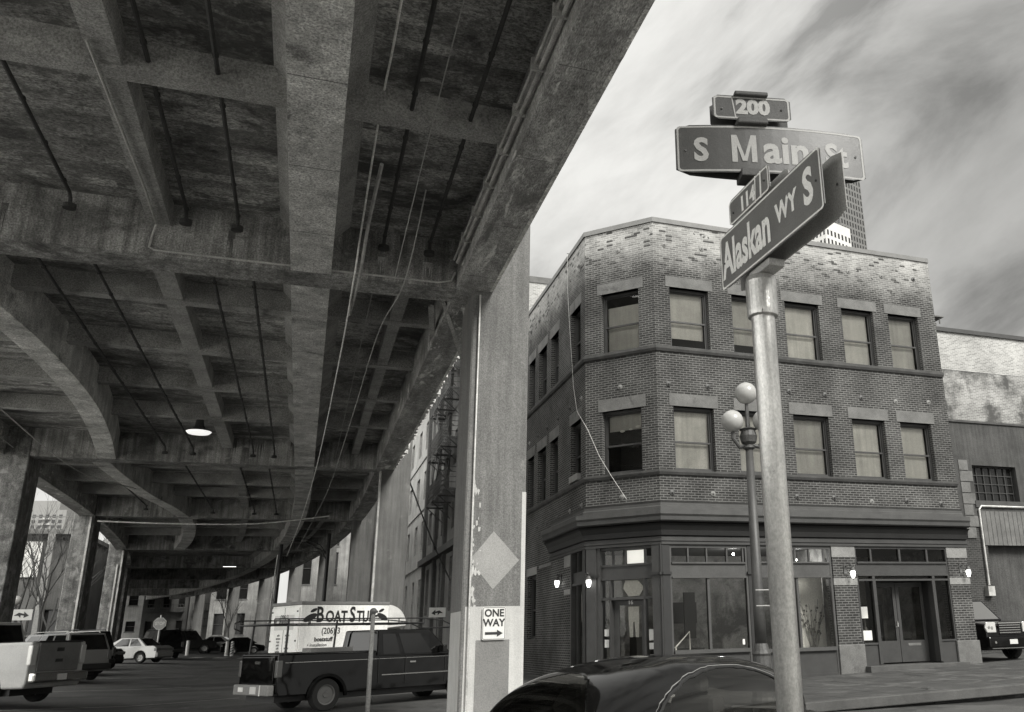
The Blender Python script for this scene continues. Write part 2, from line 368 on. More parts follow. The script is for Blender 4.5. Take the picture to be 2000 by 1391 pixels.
# ---------------------------------------------------------------- ground
def g(x, y):
    return .025*min(max(x-14.4, 0), 30) + .011*min(max(y-22, 0), 90) + .05*min(max(-x-4, 0), 5)
def axis_vals(lo, hi, fine_lo, fine_hi, step, big):
    a = []; v = fine_lo
    while v < fine_hi: a.append(v); v += step
    a.append(fine_hi); v = fine_lo; k = big
    while v > lo: v -= k; k *= 1.7; a.insert(0, max(v, lo))
    v = fine_hi; k = big
    while v < hi: v += k; k *= 1.7; a.append(min(v, hi))
    return a
mb = MB()
xs = axis_vals(-1500, 1500, -20, 48, 2, 5); ys = axis_vals(-600, 2000, 14, 114, 2, 5)
nx = len(xs)
mb.add([(x, y, g(x, y)) for y in ys for x in xs], [(j*nx+i, j*nx+i+1, (j+1)*nx+i+1, (j+1)*nx+i) for j in range(len(ys)-1) for i in range(nx-1)])
tag(mb.build('ground', m_asphalt), kind='structure')
def sheet(name, x0, x1, y0, y1, dz, m, th=0, step=1.0):
    nxs = max(1, int((x1-x0)/step)); nys = max(1, int((y1-y0)/step)); b = MB()
    X = [x0+(x1-x0)*i/nxs for i in range(nxs+1)]; Y = [y0+(y1-y0)*i/nys for i in range(nys+1)]
    b.add([(x, y, g(x, y)+dz) for y in Y for x in X], [(j*(nxs+1)+i, j*(nxs+1)+i+1, (j+1)*(nxs+1)+i+1, (j+1)*(nxs+1)+i) for j in range(nys) for i in range(nxs)])
    if th:
        for i in range(nxs):
            for yy, fl in ((y0, 1), (y1, 0)):
                q = [(X[i], yy, g(X[i], yy)+dz-th), (X[i+1], yy, g(X[i+1], yy)+dz-th), (X[i+1], yy, g(X[i+1], yy)+dz), (X[i], yy, g(X[i], yy)+dz)]
                b.quad(*(q if fl else q[::-1]))
        for j in range(nys):
            for xx, fl in ((x0, 0), (x1, 1)):
                q = [(xx, Y[j], g(xx, Y[j])+dz-th), (xx, Y[j+1], g(xx, Y[j+1])+dz-th), (xx, Y[j+1], g(xx, Y[j+1])+dz), (xx, Y[j], g(xx, Y[j])+dz)]
                b.quad(*(q if fl else q[::-1]))
    return tag(b.build(name, m), kind='structure')
# unseen pale sheets, added beside the camera to bounce light under the deck
sheet('bounce_sheet_south', -60, 90, -60, 2.6, .004, m_bounce, 0, 10)
sheet('bounce_sheet_west', -120, -17.5, -60, 46, .008, m_bounce_white, 0, 6)
# sidewalk south and west of the corner building, with joints as separate slabs
b = MB()
def slab(x0, x1, y0, y1, dz=.14, th=.16):
    b.hexa([(x0, y0, g(x0, y0)+dz-th), (x1, y0, g(x1, y0)+dz-th), (x1, y1, g(x1, y1)+dz-th), (x0, y1, g(x0, y1)+dz-th),
            (x0, y0, g(x0, y0)+dz), (x1, y0, g(x1, y0)+dz), (x1, y1, g(x1, y1)+dz), (x0, y1, g(x0, y1)+dz)])
x = 6.6
while x < 45:
    x2 = min(x+1.55, 45); y = 16.45
    if x < 14.4 < x2: x2 = 14.4
    while y < 24.9:
        y2 = min(y+1.7, 26.2)
        slab(x+.012, x2-.012, y+.012, y2-.012); y = y2
    x = x2
y = 26.2
while y < 92:
    y2 = min(y+1.7, 92); slab(6.612, 8.4, y+.012, y2-.012); y = y2
tag(b.build('sidewalk', m_walk), kind='structure')
b = MB()
slab(6.42, 45, 16.2, 16.43, .145, .2); slab(6.42, 6.59, 16.44, 92, .145, .2)
tag(b.build('kerb', m_kerb, bevel=.02), kind='structure')
# painted bay lines
b = MB()
for (x0, y0, x1, y1) in ((-9.5, 33.5, -3.5, 37.5), (-9.5, 42, -4.5, 46), (-9.8, 52, -5.5, 56), (-7.0, 27.2, -1.5, 30.2)):
    d = Vector((x1-x0, y1-y0, 0)).normalized(); nrm = Vector((-d.y, d.x, 0))*.05
    for k in range(6):
        a = Vector((x0, y0, 0)).lerp(Vector((x1, y1, 0)), k/6); c = Vector((x0, y0, 0)).lerp(Vector((x1, y1, 0)), (k+1)/6)
        q = [a-nrm, c-nrm, c+nrm, a+nrm]; b.quad(*[(p.x, p.y, g(p.x, p.y)+.008) for p in q][::1])
for k in range(5):
    x0 = -7.5+k*1.6; b.quad(*[(p[0], p[1], g(*p)+.008) for p in ((x0, 76), (x0+.8, 76), (x0+1.0, 78.5), (x0+.2, 78.5))])
tag(b.build('bay_lines', m_paint), kind='structure')
# ================================================================ VIADUCT
def dx(y): return 0 if y < 45 else -((y-45)**2)/600
ZS, ZB = 9.80, 8.71
BENTS = [-27, -6, 17.5, 39.2, 57, 77, 95, 112, 129, 147]
WB = .8
via = thing('viaduct', 'concrete elevated road deck on square columns running away over the parked cars', 'viaduct', (0, 0, 0))
ysteps = [-40, -20, -8, 0, 8, 17, 26, 35, 45] + list(range(50, 175, 5))
def strip(mb, xa, xb, z0, z1, ya, yb, curve=dx):          # longitudinal member following the curve
    yy = [ya]+[y for y in ysteps if ya < y < yb]+[yb]
    for a, c in zip(yy[:-1], yy[1:]):
        mb.hexa([(xa+curve(a), a, z0), (xb+curve(a), a, z0), (xb+curve(c), c, z0), (xa+curve(c), c, z0),
                 (xa+curve(a), a, z1), (xb+curve(a), a, z1), (xb+curve(c), c, z1), (xa+curve(c), c, z1)])
b = MB(); strip(b, -11.7, 3.2, ZS, ZS+.35, -40, 160); b.build('deck_slab', m_deck, via)
# edge girder: soffit subdivided, with the ragged spalled outer lip
b = MB()
strip(b, 2.5, 3.14, ZB, ZS+.05, -40, 160)
b.build('edge_girder', m_edge, via)
b = MB(); strip(b, 3.08, 3.27, ZB-.012, 10.75, -40, 17.5); strip(b, 3.08, 3.27, ZB-.012, 10.75, 18.85, 39.2); strip(b, 3.08, 3.27, ZB-.012, 10.75, 40.55, 160)
b.build('parapet', m_edge, via)
spans = []
for ya_, yb_ in ((2.5, 17.45), (18.9, 39.1), (40.6, 45)): b = MB(); b.box(3.2, 3.268, ya_, yb_, ZB-.016, ZB+.01); spans.append(b)
   # broken concrete flakes along the lip
rr = random.Random(3)
y = 3.0
while y < 58:
    L_ = rr.uniform(.08, .5); w_ = rr.uniform(.03, .12)*(1 if rr.random() < .7 else 1.6)
    b = spans[0 if y < 18 else (1 if y < 40 else 2)]
    if not (16.9 < y < 19 or 38.5 < y < 40.7 or y > 44.4):
        n_ = 7; pts = [(y+L_*i/n_, 3.27+dx(y)-.01 + (w_*rr.uniform(.3, 1) if 0 < i < n_ else 0)*(1 if y > 19 else .05)) for i in range(n_+1)]
        poly = [(3.2+dx(y), pts[0][0])]+[(p[1], p[0]) for p in pts]+[(3.2+dx(y), pts[-1][0])]
        b.prism(poly, lambda a, c, q_=rr.uniform(.02, .032): (a, c, ZB-q_), lambda a, c, q_=rr.uniform(.05, .16): (a, c, ZB+q_))
    y += L_*rr.uniform(.8, 1.6)
for b in spans: b.build('spalled_lip', m_beam, via, fixn=True)
b = MB(); strip(b, -.78, -.02, ZB-.004, ZS+.02, -40, 160); 
b.build('central_girder', m_beam, via)
# haunches where the girder meets the slab
b = MB()
for sx_, xx in ((-1, -.78), (1, -.02)):
    yy = [-40, 45]+list(range(50, 165, 5))
    for a, c in zip(yy[:-1], yy[1:]):
        A = (xx+dx(a), a); D = (xx+dx(c), c); o_ = .3*sx_
        b.add([(A[0], A[1], ZS-.3), (A[0]+o_, A[1], ZS+.01), (D[0]+o_, D[1], ZS+.01), (D[0], D[1], ZS-.3)], [(0, 1, 2, 3)])
b.build('girder_haunch', m_rib, via)
b = MB(); strip(b, -11.75, -11.0, ZB, 10.75, -40, 160); b.build('edge_girder', m_edge, via)
for i, y in enumerate(BENTS):
    b = MB(); d = dx(y)
    b.box(-11.6+d, 2.52+d, y, y+WB, ZB-.006, ZS+.03)
    b.build('crossbeam', m_cross, via)
# longitudinal stringers between the bents (shallower than girders)
b = MB()
for ya, yb, xa, xb in ((-5, 17.5, -3.36, -2.98), (18.3, 39.2, -3.6, -3.2), (18.3, 39.2, 1.45, 1.75), (40, 57, -3.6, -3.2), (57.8, 77, 1.2, 1.5), (57.8, 77, -3.6, -3.2)):
    bb = MB(); strip(bb, xa, xb, ZS-.46, ZS+.02, ya, yb); bb.build('stringer', m_rib, via)
# transverse floor ribs
for y, zb_ in ((12.25, 9.3), (7.0, 9.3), (21.65, 9.3), (25.6, 9.3), (29.6, 9.3), (33.7, 9.3), (44, 9.3), (48.3, 9.3), (52.5, 9.3), (62, 9.3), (67, 9.3), (72, 9.3)):
    b = MB(); d = dx(y); t_ = .36 if y < 12 else .3
    b.box(-11.4+d, -.76+d, y, y+t_, zb_, ZS+.02); b.box(-.04+d, 2.52+d, y, y+t_, zb_, ZS+.02)
    b.build('floor_rib', m_rib, via)
# the flared girder curving away on the left
def flare(pts, wd, name='flared_girder'):
    b = MB(); n = 24; P = []
    for i in range(n+1):
        t = i/n*(len(pts)-1); k = min(int(t), len(pts)-2); u = t-k
        p0, p1, p2, p3 = (Vector(pts[max(k-1, 0)]), Vector(pts[k]), Vector(pts[k+1]), Vector(pts[min(k+2, len(pts)-1)]))
        P.append(.5*((2*p1)+(-p0+p2)*u+(2*p0-5*p1+4*p2-p3)*u*u+(-p0+3*p1-3*p2+p3)*u**3))
    for a, c in zip(P[:-1], P[1:]):
        b.hexa([(a.x-wd/2, a.y, ZB+.004), (a.x+wd/2, a.y, ZB+.004), (c.x+wd/2, c.y, ZB+.004), (c.x-wd/2, c.y, ZB+.004), (a.x-wd/2, a.y, ZS+.01), (a.x+wd/2, a.y, ZS+.01), (c.x+wd/2, c.y, ZS+.01), (c.x-wd/2, c.y, ZS+.01)])
    b.build(name, m_beam, via)
flare([(-7.3, 18.3), (-6.75, 23.5), (-6.65, 29), (-7.0, 34), (-7.65, 39.3)], .62)
flare([(-8.0, 40.0), (-7.9, 44), (-7.6, 49), (-7.1, 53), (-6.8, 57.1)], .62)
flare([(-6.8, 57.8), (-7.2, 64), (-8.1, 71), (-9.2, 77)], .75)
# columns, both sides; each with a recessed inner pilaster
def column(xa, xb, ya, yb, m=m_col, top=13.5, d=0):
    b = MB(); b.box(xa+d, xb+d, ya, yb, g(xa, ya)-.4, top)
    return b.build('column', m, via, bevel=.03, seg=1)
c0 = column(2.86, 4.08, 17.5, 18.88)
for y in BENTS[3:]+BENTS[:2]: column(2.72, 3.98, y, y+1.35, d=dx(y))
for y in BENTS:
    column(-12.2, -11.2, y-.06, y+1.7, m_colold, d=dx(y) if y > 57 else (1.0 if y == 39.2 else 0))
# upper road deck (hidden from below by the lower one)
b = MB(); strip(b, -11.7, 3.2, 13.5, 15.2, -40, 160); b.build('upper_deck', m_deck, via)
# paint and patches on the near column
m_colpaint = surf('pale_column_paint', .44, .7, .1, 1.2, .14, 60, .2, streak=.12)
m_colgrey = surf('grey_overpaint', .17, .8, .14, 1.5, .2, 60, .2)
m_diam = surf('diamond_overpaint', .26, .8, .1, 2, .2, 60, .2)
YF = 17.5
b = MB(); b.box(2.93, 3.9, YF-.004, YF, .1, 2.18); b.box(4.0, 4.083, YF-.004, YF, .1, 4.42); b.box(3.9, 4.0, YF-.004, YF, .1, 2.18); b.build('pale_paint_coat', m_colpaint, via)
b = MB(); b.box(2.856, 2.86, YF+.05, 18.8, .1, 2.1); b.build('pale_paint_coat', m_colpaint, via)
b = MB(); b.box(3.15, 3.80, YF-.008, YF-.004, 0.1, 1.56); b.build('grey_paint_patch', m_colgrey, via)
b = MB(); b.prism([(3.44, 3.62), (3.96, 3.06), (3.45, 2.5), (2.98, 3.06)], lambda a, c: (a, YF, c), lambda a, c: (a, YF-.005, c)); b.build('diamond_patch', m_diam, via)
rr = random.Random(5)
for k in range(46):
    b = MB()
    z = rr.uniform(2.1, 4.6); x = 3.0+rr.uniform(0, .2)*rr.random(); wv, hv = rr.uniform(.01, .06), rr.uniform(.02, .16)
    n_ = rr.randint(6, 10); P_ = [(x+wv/2+wv*.6*rr.uniform(.55, 1.1)*math.cos(6.283*q/n_), z+hv*.6*rr.uniform(.5, 1.1)*math.sin(6.283*q/n_)) for q in range(n_)]
    b.prism(P_, lambda a, c: (a, YF+.01, c), lambda a, c, k=k: (a, YF-.0055-k*.0001, c)); b.build('torn_poster', m_colpaint, via, fixn=True)
# drain pipes hanging under the slab, ending in an elbow at the bent
for (x, z, ya, yb) in ((-2.68, 9.52, 1.0, 17.2), (-1.79, 9.52, 1, 17.2), (-4.55, 9.5, 3, 17.1), (1.85, 9.5, 1, 17.2), (.94, 9.5, 1, 17.2),
                       (-5.6, 9.2, 18.3, 38.9), (-4.6, 9.2, 18.3, 38.9), (-2.4, 9.24, 18.3, 39), (-1.6, 9.24, 18.3, 39), (-5.3, 9.2, 40, 57), (-3.1, 9.2, 40, 57), (-1.9, 9.2, 40, 57), (-8.6, 9.2, 40, 56)):
    b = MB(); r_ = .034
    b.tube([(x, ya, z), (x, (ya+yb)/2, z-.02), (x, yb-.25, z-.02), (x, yb-.12, z-.08), (x, yb-.08, z-.2)], r_, 8)
    b.lathe([(.0, -.05), (.11, -.05), (.11, .03), (.05, .06), (.0, .06)], (x, yb-.08, z-.22), 12)
    yy = ya+.4
    while yy < yb: b.lathe([(.046, 0), (.046, .05)], (x, yy, z-.01), 8, 'y'); yy += 1.3
    b.build('drain_pipe', m_pipe, via)
# efflorescence runs below the pipe ends
m_lime = surf('lime_run', .32, .9, .35, 5, .4, 50, .1)
rr = random.Random(8)
for (x, yb) in ((-2.68, 17.5), (-1.79, 17.5), (.94, 17.5), (1.85, 17.5), (-4.6, 39.2), (-2.4, 39.2), (-1.6, 39.2), (-5.3, 57), (-3.1, 57)):
    b = MB()
    P_ = []; n_ = 9; x0_ = x+.02
    for k in range(n_+1): P_.append((x0_-.1+.2*k/n_, 9.22-(rr.uniform(.12, .5) if k % 2 else rr.uniform(.02, .1))))
    P_ = [(x0_-.1, 9.23)]+P_+[(x0_+.1, 9.23)]
    b.prism(P_, lambda a, c: (a, yb+.002, c), lambda a, c: (a, yb-.004, c)); b.build('lime_stain', m_lime, via, fixn=True)
# dark leak stains down the crossbeam faces, pour joints across the girder soffit, one pale scrape on the slab
m_leak = surf('leak_stain', .11, .9, .5, 4, .4, 40, .1)
rr = random.Random(77)
for yb in (17.5, 39.2):
    for k in range(11):
        x = rr.uniform(-9.5, 2.0); wd_ = rr.uniform(.08, .4); n_ = 8; zt = rr.choice((ZS-.02, ZS-.02, 9.4)); P_ = [(x, zt), (x+wd_, zt)]
        for q in range(n_, -1, -1): P_.append((x+wd_*q/n_, zt-(rr.uniform(.05, .25) if q % 2 else rr.uniform(.25, .85))))
        b = MB(); b.prism(P_, lambda a, c: (a, yb+.002, c), lambda a, c, k=k: (a, yb-.0015-.00015*k, c)); b.build('leak_stain', m_leak, via, fixn=True)
y = 3.4
while y < 56:
    if not (17.2 < y < 18.6 or 38.8 < y < 40.3):
        b = MB(); b.box(-.775+dx(y), -.025+dx(y), y, y+.014, ZB-.0055, ZB+.01); b.build('pour_joint', m_leak, via)
        b = MB(); b.box(2.52+dx(y), 3.06+dx(y), y+1.1, y+1.114, ZB-.0015, ZB+.01); b.build('pour_joint', m_leak, via)
    y += 2.44
b = MB(); b.prism([(.98, 11.94), (1.2, 11.88), (1.35, 11.9), (1.3, 11.82), (1.1, 11.8), (1.0, 11.85)], lambda a, c: (a, c, ZS-.004), lambda a, c: (a, c, ZS+.01)); b.build('pale_scrape', m_cab, via, fixn=True) if 'm_cab' in globals() else b.build('pale_scrape', m_lime, via, fixn=True)
# conduits
b = MB(); b.tube([(2.44, -2, 9.05), (2.44, 9, 9.05), (2.41, 16.9, 9.05)], .035, 8); b.tube([(2.36, -2, 9.12), (2.36, 9, 9.12), (2.34, 16.9, 9.1)], .022, 8)
yy = -1.5
while yy < 16.5: b.box(2.3, 2.52, yy, yy+.035, 9.0, 9.2); yy += 1.15
b.build('conduit', m_conduit, via)
b = MB(); b.tube([(-3.3, 11.7, 9.30), (-3.2, 16, 9.30), (-3.2, 17.35, 9.28), (-3.26, 17.46, 9.1), (-3.28, 17.46, 8.84), (-3.18, 17.45, 8.78), (2.1, 17.45, 8.78), (2.38, 17.45, 8.85), (2.45, 17.45, 9.05)], .022, 8); b.build('conduit', m_conduit, via)
for q in ((3.0, 17.44, .2, 8.6, .02), (2.7, 39.1, .3, 8.6, .05), (-11.35, 56.85, .5, 8.6, .07), (-12.9, 76.85, .9, 8.6, .07), (-13.15, 76.85, 1.8, 7.6, .07)): b = MB(); b.tube([(q[0], q[1], q[2]), (q[0], q[1], q[3])], q[4], 6); b.build('conduit', m_conduit, via)
# steel braces by the near column
for q in (((2.2, 19.3, 8.9), (3.1, 25.5, 9.0), .12), ((2.25, 18.6, 9.2), (3.5, 20.8, 7.35), .09), ((2.7, 18.4, 8.95), (3.0, 18.9, 8.45), .08)): b = MB(); b.bar(q[0], q[1], q[2], q[2]); b.build('steel_brace', m_rib, via)

# hanging work lamp under the deck
t = thing('hanging_lamp', 'bell shaped lamp hanging below the deck in the second bay, its lens glowing', 'lamp', (-4.0, 34.5, 9.5), 0)
b = MB(); b.lathe([(.0, -.05), (.12, -.06), (.15, -.3), (.22, -.42), (.44, -.5), (.44, -.53), (.0, -.53)], (0, 0, 0), 24); b.build('lamp_shade', m_iron, t, smooth=False)
b = MB(); b.lathe([(.0, -.535), (.42, -.535), (.36, -.6), (.0, -.62)], (0, 0, 0), 24); b.build('lens', flat('lamp_lens', .75, .3, emit=.45), t)
b = MB(); b.tube([(-.12, 0, -.06), (0, 0, .3), (.12, 0, -.06)], .02, 6); b.build('bracket', m_iron, t)
for (x, y, z) in ((-6.6, 92, 8.6),):
    t = thing('hanging_lamp', 'distant strip lamp glowing under the far end of the deck', 'lamp', (x, y, z))
    b = MB(); b.box(-.6, .6, -.1, .1, 0, .1); b.build('housing', m_iron, t)
    b = MB(); b.box(-.55, .55, -.08, .08, -.04, -.003); b.build('lens', flat('strip_lens', .8, .4, emit=1.2), t)

# cables strung beneath the deck
def cable(pts, r, m, label, kinks=None):
    b = MB(); P = []
    for i in range(len(pts)-1):
        for k in range(8):
            u = k/8; p0, p1, p2, p3 = (Vector(pts[max(i-1, 0)]), Vector(pts[i]), Vector(pts[i+1]), Vector(pts[min(i+2, len(pts)-1)]))
            P.append(.5*((2*p1)+(-p0+p2)*u+(2*p0-5*p1+4*p2-p3)*u*u+(-p0+3*p1-3*p2+p3)*u**3))
    P.append(Vector(pts[-1])); b.tube(P, r, 6)
    t = b
    o = t.build('cable', m, None); tag(o, label, 'cable', 'cables strung under the deck'); return o
m_cab = surf('pale_cable', .85, .6, .3, 6, .2, 60, .1)
m_cabd = surf('dull_cable', .36, .7, .3, 6, .2, 60, .1)
cable([(.54, 6, 9.2), (.54, 10.57, 9.62), (.5, 12.76, 9.7), (.44, 16, 8.95), (.42, 17.3, 8.6), (.36, 23, 8.5), (.1, 37, 8.45), (-.38, 48.8, 7.85), (-1.25, 66, 7.3)], .019, m_cab, 'pale thick cable hanging in front of the central girder')
cable([(.62, 13.6, 9.2), (.55, 15.5, 8.95), (.52, 17.3, 8.6), (.44, 19.5, 8.6)], .035, m_cabd, 'lashed grey conduit sleeve taped along the pale cable')
cable([(1.5, 15.0, 9.6), (1.4, 17.3, 8.62), (1.15, 21, 8.66), (1.0, 30, 8.6), (.6, 44, 8.2), (-.6, 62, 7.4)], .014, m_cabd, 'thin sagging cable right of the pale one')
cable([(.9, 18.5, 9.2), (.85, 30, 9.15), (.8, 39, 9.1)], .012, m_cabd, 'straight thin cable high under the second bay slab')
cable([(-9.5, 49, 7.45), (-6, 50, 7.5), (-2.5, 51, 7.7), (1, 52, 8.3)], .035, m_cab, 'white conduit crossing below the deck from the left column')
cable([(1.3, 8, 9.55), (1.25, 13, 9.2), (1.2, 17.3, 8.62)], .01, m_cabd, 'thin wire dropping to the near crossbeam between two drain pipes')
cable([(-8.6, 19, 8.6), (-9.2, 26, 8.2), (-9.9, 36, 8.4)], .014, m_cabd, 'cable sagging near the far left edge of the deck')
cable([(-9, 30, 8.6), (-8.3, 38, 8.0), (-7.6, 46, 8.6)], .02, m_cabd, 'looping cable beside the flared girder')

# one way sign on the near column
t = thing('one_way_sign', 'white ONE WAY sign with black right arrow bolted to the near column', 'sign', (3.485, 17.46, 1.865))
def rrect(w_, h_, r_, n=4):
    P = []
    for cx_, cy_, a0 in ((w_/2-r_, h_/2-r_, 0), (-w_/2+r_, h_/2-r_, 90), (-w_/2+r_, -h_/2+r_, 180), (w_/2-r_, -h_/2+r_, 270)):
        for k in range(n+1):
            a = R(a0+90*k/n); P.append((cx_+r_*math.cos(a), cy_+r_*math.sin(a)))
    return P
def plate(w_, h_, r_, y0, y1, mat, name, parent):
    b = MB(); b.prism(rrect(w_, h_, r_)[::-1], lambda a, c: (a, y1, c), lambda a, c: (a, y0, c)); return b.build(name, mat, parent, fixn=True)
m_blackp = surf('black_sign_ink', .015, .5, .1, 5, .1, 80, .02)
plate(.455, .61, .035, -.006, 0, m_signw, 'sign_plate', t)
FX = Vector((1, 0, 0)); FZ = Vector((0, 0, 1))
def ring(w_, h_, r_, th_, y0, y1, mat, name, parent):
    o_ = rrect(w_, h_, r_); i_ = rrect(w_-2*th_, h_-2*th_, max(r_-th_, .004)); n = len(o_); b = MB()
    vs = [(a, y0, c) for a, c in o_]+[(a, y0, c) for a, c in i_]+[(a, y1, c) for a, c in o_]+[(a, y1, c) for a, c in i_]
    fs = []
    for k in range(n):
        j = (k+1) % n
        fs += [(k, j, n+j, n+k), (2*n+k, 3*n+k, 3*n+j, 2*n+j), (k, 2*n+k, 2*n+j, j), (n+k, n+j, 3*n+j, 3*n+k)]
    b.add(vs, fs); return b.build(name, mat, parent, fixn=True)
ring(.435, .59, .03, .009, -.009, -.0065, m_blackp, 'border', t)
text('ONE', .19, m_blackp, t, frame4((3.485, 17.451, 2.05), FX, FZ), bold=.006, sx=.95)
text('WAY', .19, m_blackp, t, frame4((3.485, 17.451, 1.87), FX, FZ), bold=.006, sx=.95)
b = MB(); b.prism([(-.17, .025), (.06, .025), (.06, .065), (.175, 0), (.06, -.065), (.06, -.025), (-.17, -.025)][::-1], lambda a, c: (a, -.0065, c-.185), lambda a, c: (a, -.0095, c-.185)); b.build('arrow', m_blackp, t, fixn=True)

# ================================================================ CORNER BUILDING
bld = thing('brick_building', 'three storey brown brick corner building with sandstone lintels and a dark shopfront', 'building', (10.05, 25, 0))
class Face:
    def __init__(s, p0, p1):
        s.p0 = Vector((*p0, 0)); d = Vector((*p1, 0))-s.p0; s.L = d.length; s.d = d.normalized(); s.n = Vector((s.d.y, -s.d.x, 0))
    def P(s, u, o, z): q = s.p0+s.d*u+s.n*o; return (q.x, q.y, z)
    def box(s, b, u0, u1, o0, o1, z0, z1):
        return b.hexa([s.P(u0, o1, z0), s.P(u1, o1, z0), s.P(u1, o0, z0), s.P(u0, o0, z0), s.P(u0, o1, z1), s.P(u1, o1, z1), s.P(u1, o0, z1), s.P(u0, o0, z1)])
    def wall(s, b, z0, z1, ops, depth=.28, u0=0, u1=None, o=0):
        u1 = s.L if u1 is None else u1
        us = sorted({u0, u1}|{v for q in ops for v in q[:2]}); zs = sorted({z0, z1}|{v for q in ops for v in q[2:4]})
        for a, c in zip(us[:-1], us[1:]):
            for e, f in zip(zs[:-1], zs[1:]):
                mu_, mz = (a+c)/2, (e+f)/2
                if any(q[0] < mu_ < q[1] and q[2] < mz < q[3] for q in ops): continue
                b.quad(s.P(a, o, e), s.P(c, o, e), s.P(c, o, f), s.P(a, o, f))
        for q in ops:
            a, c, e, f = q[:4]; k = o-depth
            b.quad(s.P(a, o, e), s.P(a, o, f), s.P(a, k, f), s.P(a, k, e)); b.quad(s.P(c, o, f), s.P(c, o, e), s.P(c, k, e), s.P(c, k, f))
            b.quad(s.P(a, o, f), s.P(c, o, f), s.P(c, k, f), s.P(a, k, f)); b.quad(s.P(c, o, e), s.P(a, o, e), s.P(a, k, e), s.P(c, k, e))
XE = 21.5
FS = Face((10.05, 25), (XE, 25)); FC = Face((8.22, 26.87), (10.05, 25)); FW = Face((8.22, 42.3), (8.22, 26.87)); FE = Face((XE, 25), (XE, 42.3)); FN = Face((XE, 42.3), (8.22, 42.3))
LC = FC.L
S_win = [(10.59, 12.02), (12.9, 14.3), (14.98, 16.38), (17.32, 18.68), (19.34, 20.68)]
TZ = (10.55, 12.68); MZ = (6.47, 8.56)
sops = [(a-10.05, c-10.05, *z) for z in (TZ, MZ) for a, c in S_win]
cops = [(LC-2.0, LC-.59, *TZ), (LC-2.0, LC-.58, *MZ)]
wys = [(27.42, 28.6), (30.3, 31.38), (32.06, 33.3), (33.95, 34.97), (36.1, 37.2), (38.2, 39.3)]
wops = [(42.3-c, 42.3-a, *z) for z in (TZ, MZ) for a, c in wys]
b = MB()
FS.wall(b, 4.2, 15.0, sops); FC.wall(b, 4.2, 15.0, cops)
lowop = (42.3-34.7, 42.3-33.35, 1.5, 3.85)
FW.wall(b, 4.2, 15.0, wops); FW.wall(b, -.3, 4.2, [lowop], u1=42.3-28.62)
FE.wall(b, -.3, 15.0, []); FN.wall(b, -.3, 15, [])
# reveals of the side opening, and the brick piers on the main front
def pier(u0, u1, z0, z1): FS.box(b, u0, u1, -.45, 0, z0, z1)
for u0, u1 in ((16.04-10.05, 16.9-10.05), (20.67-10.05, XE-10.05)):
    pier(u0, u1, 1.09, 2.93); pier(u0, u1, 3.15, 3.82)
FW.box(b, 42.3-28.66, 42.3-28.62+.0, -.4, -.003, -.2, 4.2)
bw_o = b.build('brick_wall', m_brick, bld, world=True)
b = MB(); b.add([(8.3, 26.9, 14.6), (10.1, 25.1, 14.6), (XE-.1, 25.1, 14.6), (XE-.1, 42.2, 14.6), (8.3, 42.2, 14.6)], [(0, 1, 2, 3, 4)]); b.build('roof', m_stoned, bld, world=True)
# stone blocks of the piers
for u0, u1 in ((5.99, 6.85), (10.62, 11.45)):
    for za, zc in ((2.93, 3.15), (3.82, 4.2)): b = MB(); FS.box(b, u0-.02, u1+.02, -.47, .015, za, zc); b.build('stone_block', m_stonel, bld, world=True)
    b = MB(); FS.box(b, u0-.05, u1+.06, -.5, .05, -.1, 1.09); b.build('plinth_block', m_stone, bld, world=True, bevel=.02)
for za, zc in ((3.79, 4.17), (2.9, 3.07)): b = MB(); FW.box(b, 42.3-29.36, 42.3-28.6, -.3, .02, za, zc); b.build('stone_block', m_stonel, bld, world=True)
b = MB(); FW.box(b, 42.3-34.85, 42.3-33.22, -.1, .02, 3.85, 4.15); b.build('lintel', m_stonel, bld, world=True)
b = MB(); FW.box(b, 42.3-32.7, 42.3-30.9, -.05, .06, 4.0, 4.12); b.build('stone_shelf', m_stone, bld, world=True)
# lintels
def lint(F, u0, u1, z0, m): 
    b = MB(); F.box(b, u0-.14, u1+.16, -.26, .018, z0, z0+.38 if z0 > 10 else z0+.4); b.build('lintel', m, bld, world=True)
for z in (TZ, MZ):
    for a, c in S_win: lint(FS, a-10.05, c-10.05, z[1], m_stone)
    lint(FC, LC-2.0, LC-.58, z[1], m_stone)
    for a, c in wys: lint(FW, 42.3-c, 42.3-a, z[1], m_stone)
# swept mouldings along the three street fronts
def sweep(path, prof, name, m, parent=None, closed_ends=True, smooth=False):
    P = [Vector((*p, 0)) for p in path]; n = len(P); ns = []
    for i in range(n-1):
        d = (P[i+1]-P[i]).normalized(); ns.append(Vector((d.y, -d.x, 0)))
    mit = []
    for i in range(n):
        if i == 0: mit.append(ns[0])
        elif i == n-1: mit.append(ns[-1])
        else: mit.append((ns[i-1]+ns[i])/(1+ns[i-1].dot(ns[i])))
    b = MB(); k = len(prof); vs = []
    for i in range(n):
        for o, z in prof: q = P[i]+mit[i]*o; vs.append((q.x, q.y, z))
    fs = []
    for i in range(n-1):
        for j in range(k): fs.append((i*k+j, (i+1)*k+j, (i+1)*k+(j+1) % k, i*k+(j+1) % k))
    fs += [tuple(range(k)), tuple((n-1)*k+j for j in range(k-1, -1, -1))]
    b.add(vs, fs); return b.build(name, m, parent or bld, world=True, fixn=True)
path = [(8.22, 42.3), (8.22, 26.87), (10.05, 25), (XE, 25)]
pathc = [(8.22, 31.2), (8.22, 26.87), (10.05, 25), (XE+.05, 25)]
sweep(path, [(-.3, 15.0), (.05, 15.0), (.05, 15.17), (-.3, 15.17)], 'parapet_cap', m_cap)
sweep(path, [(-.05, 10.36), (.05, 10.38), (.09, 10.46), (.09, 10.55), (-.05, 10.56)], 'belt_course', m_stoned)
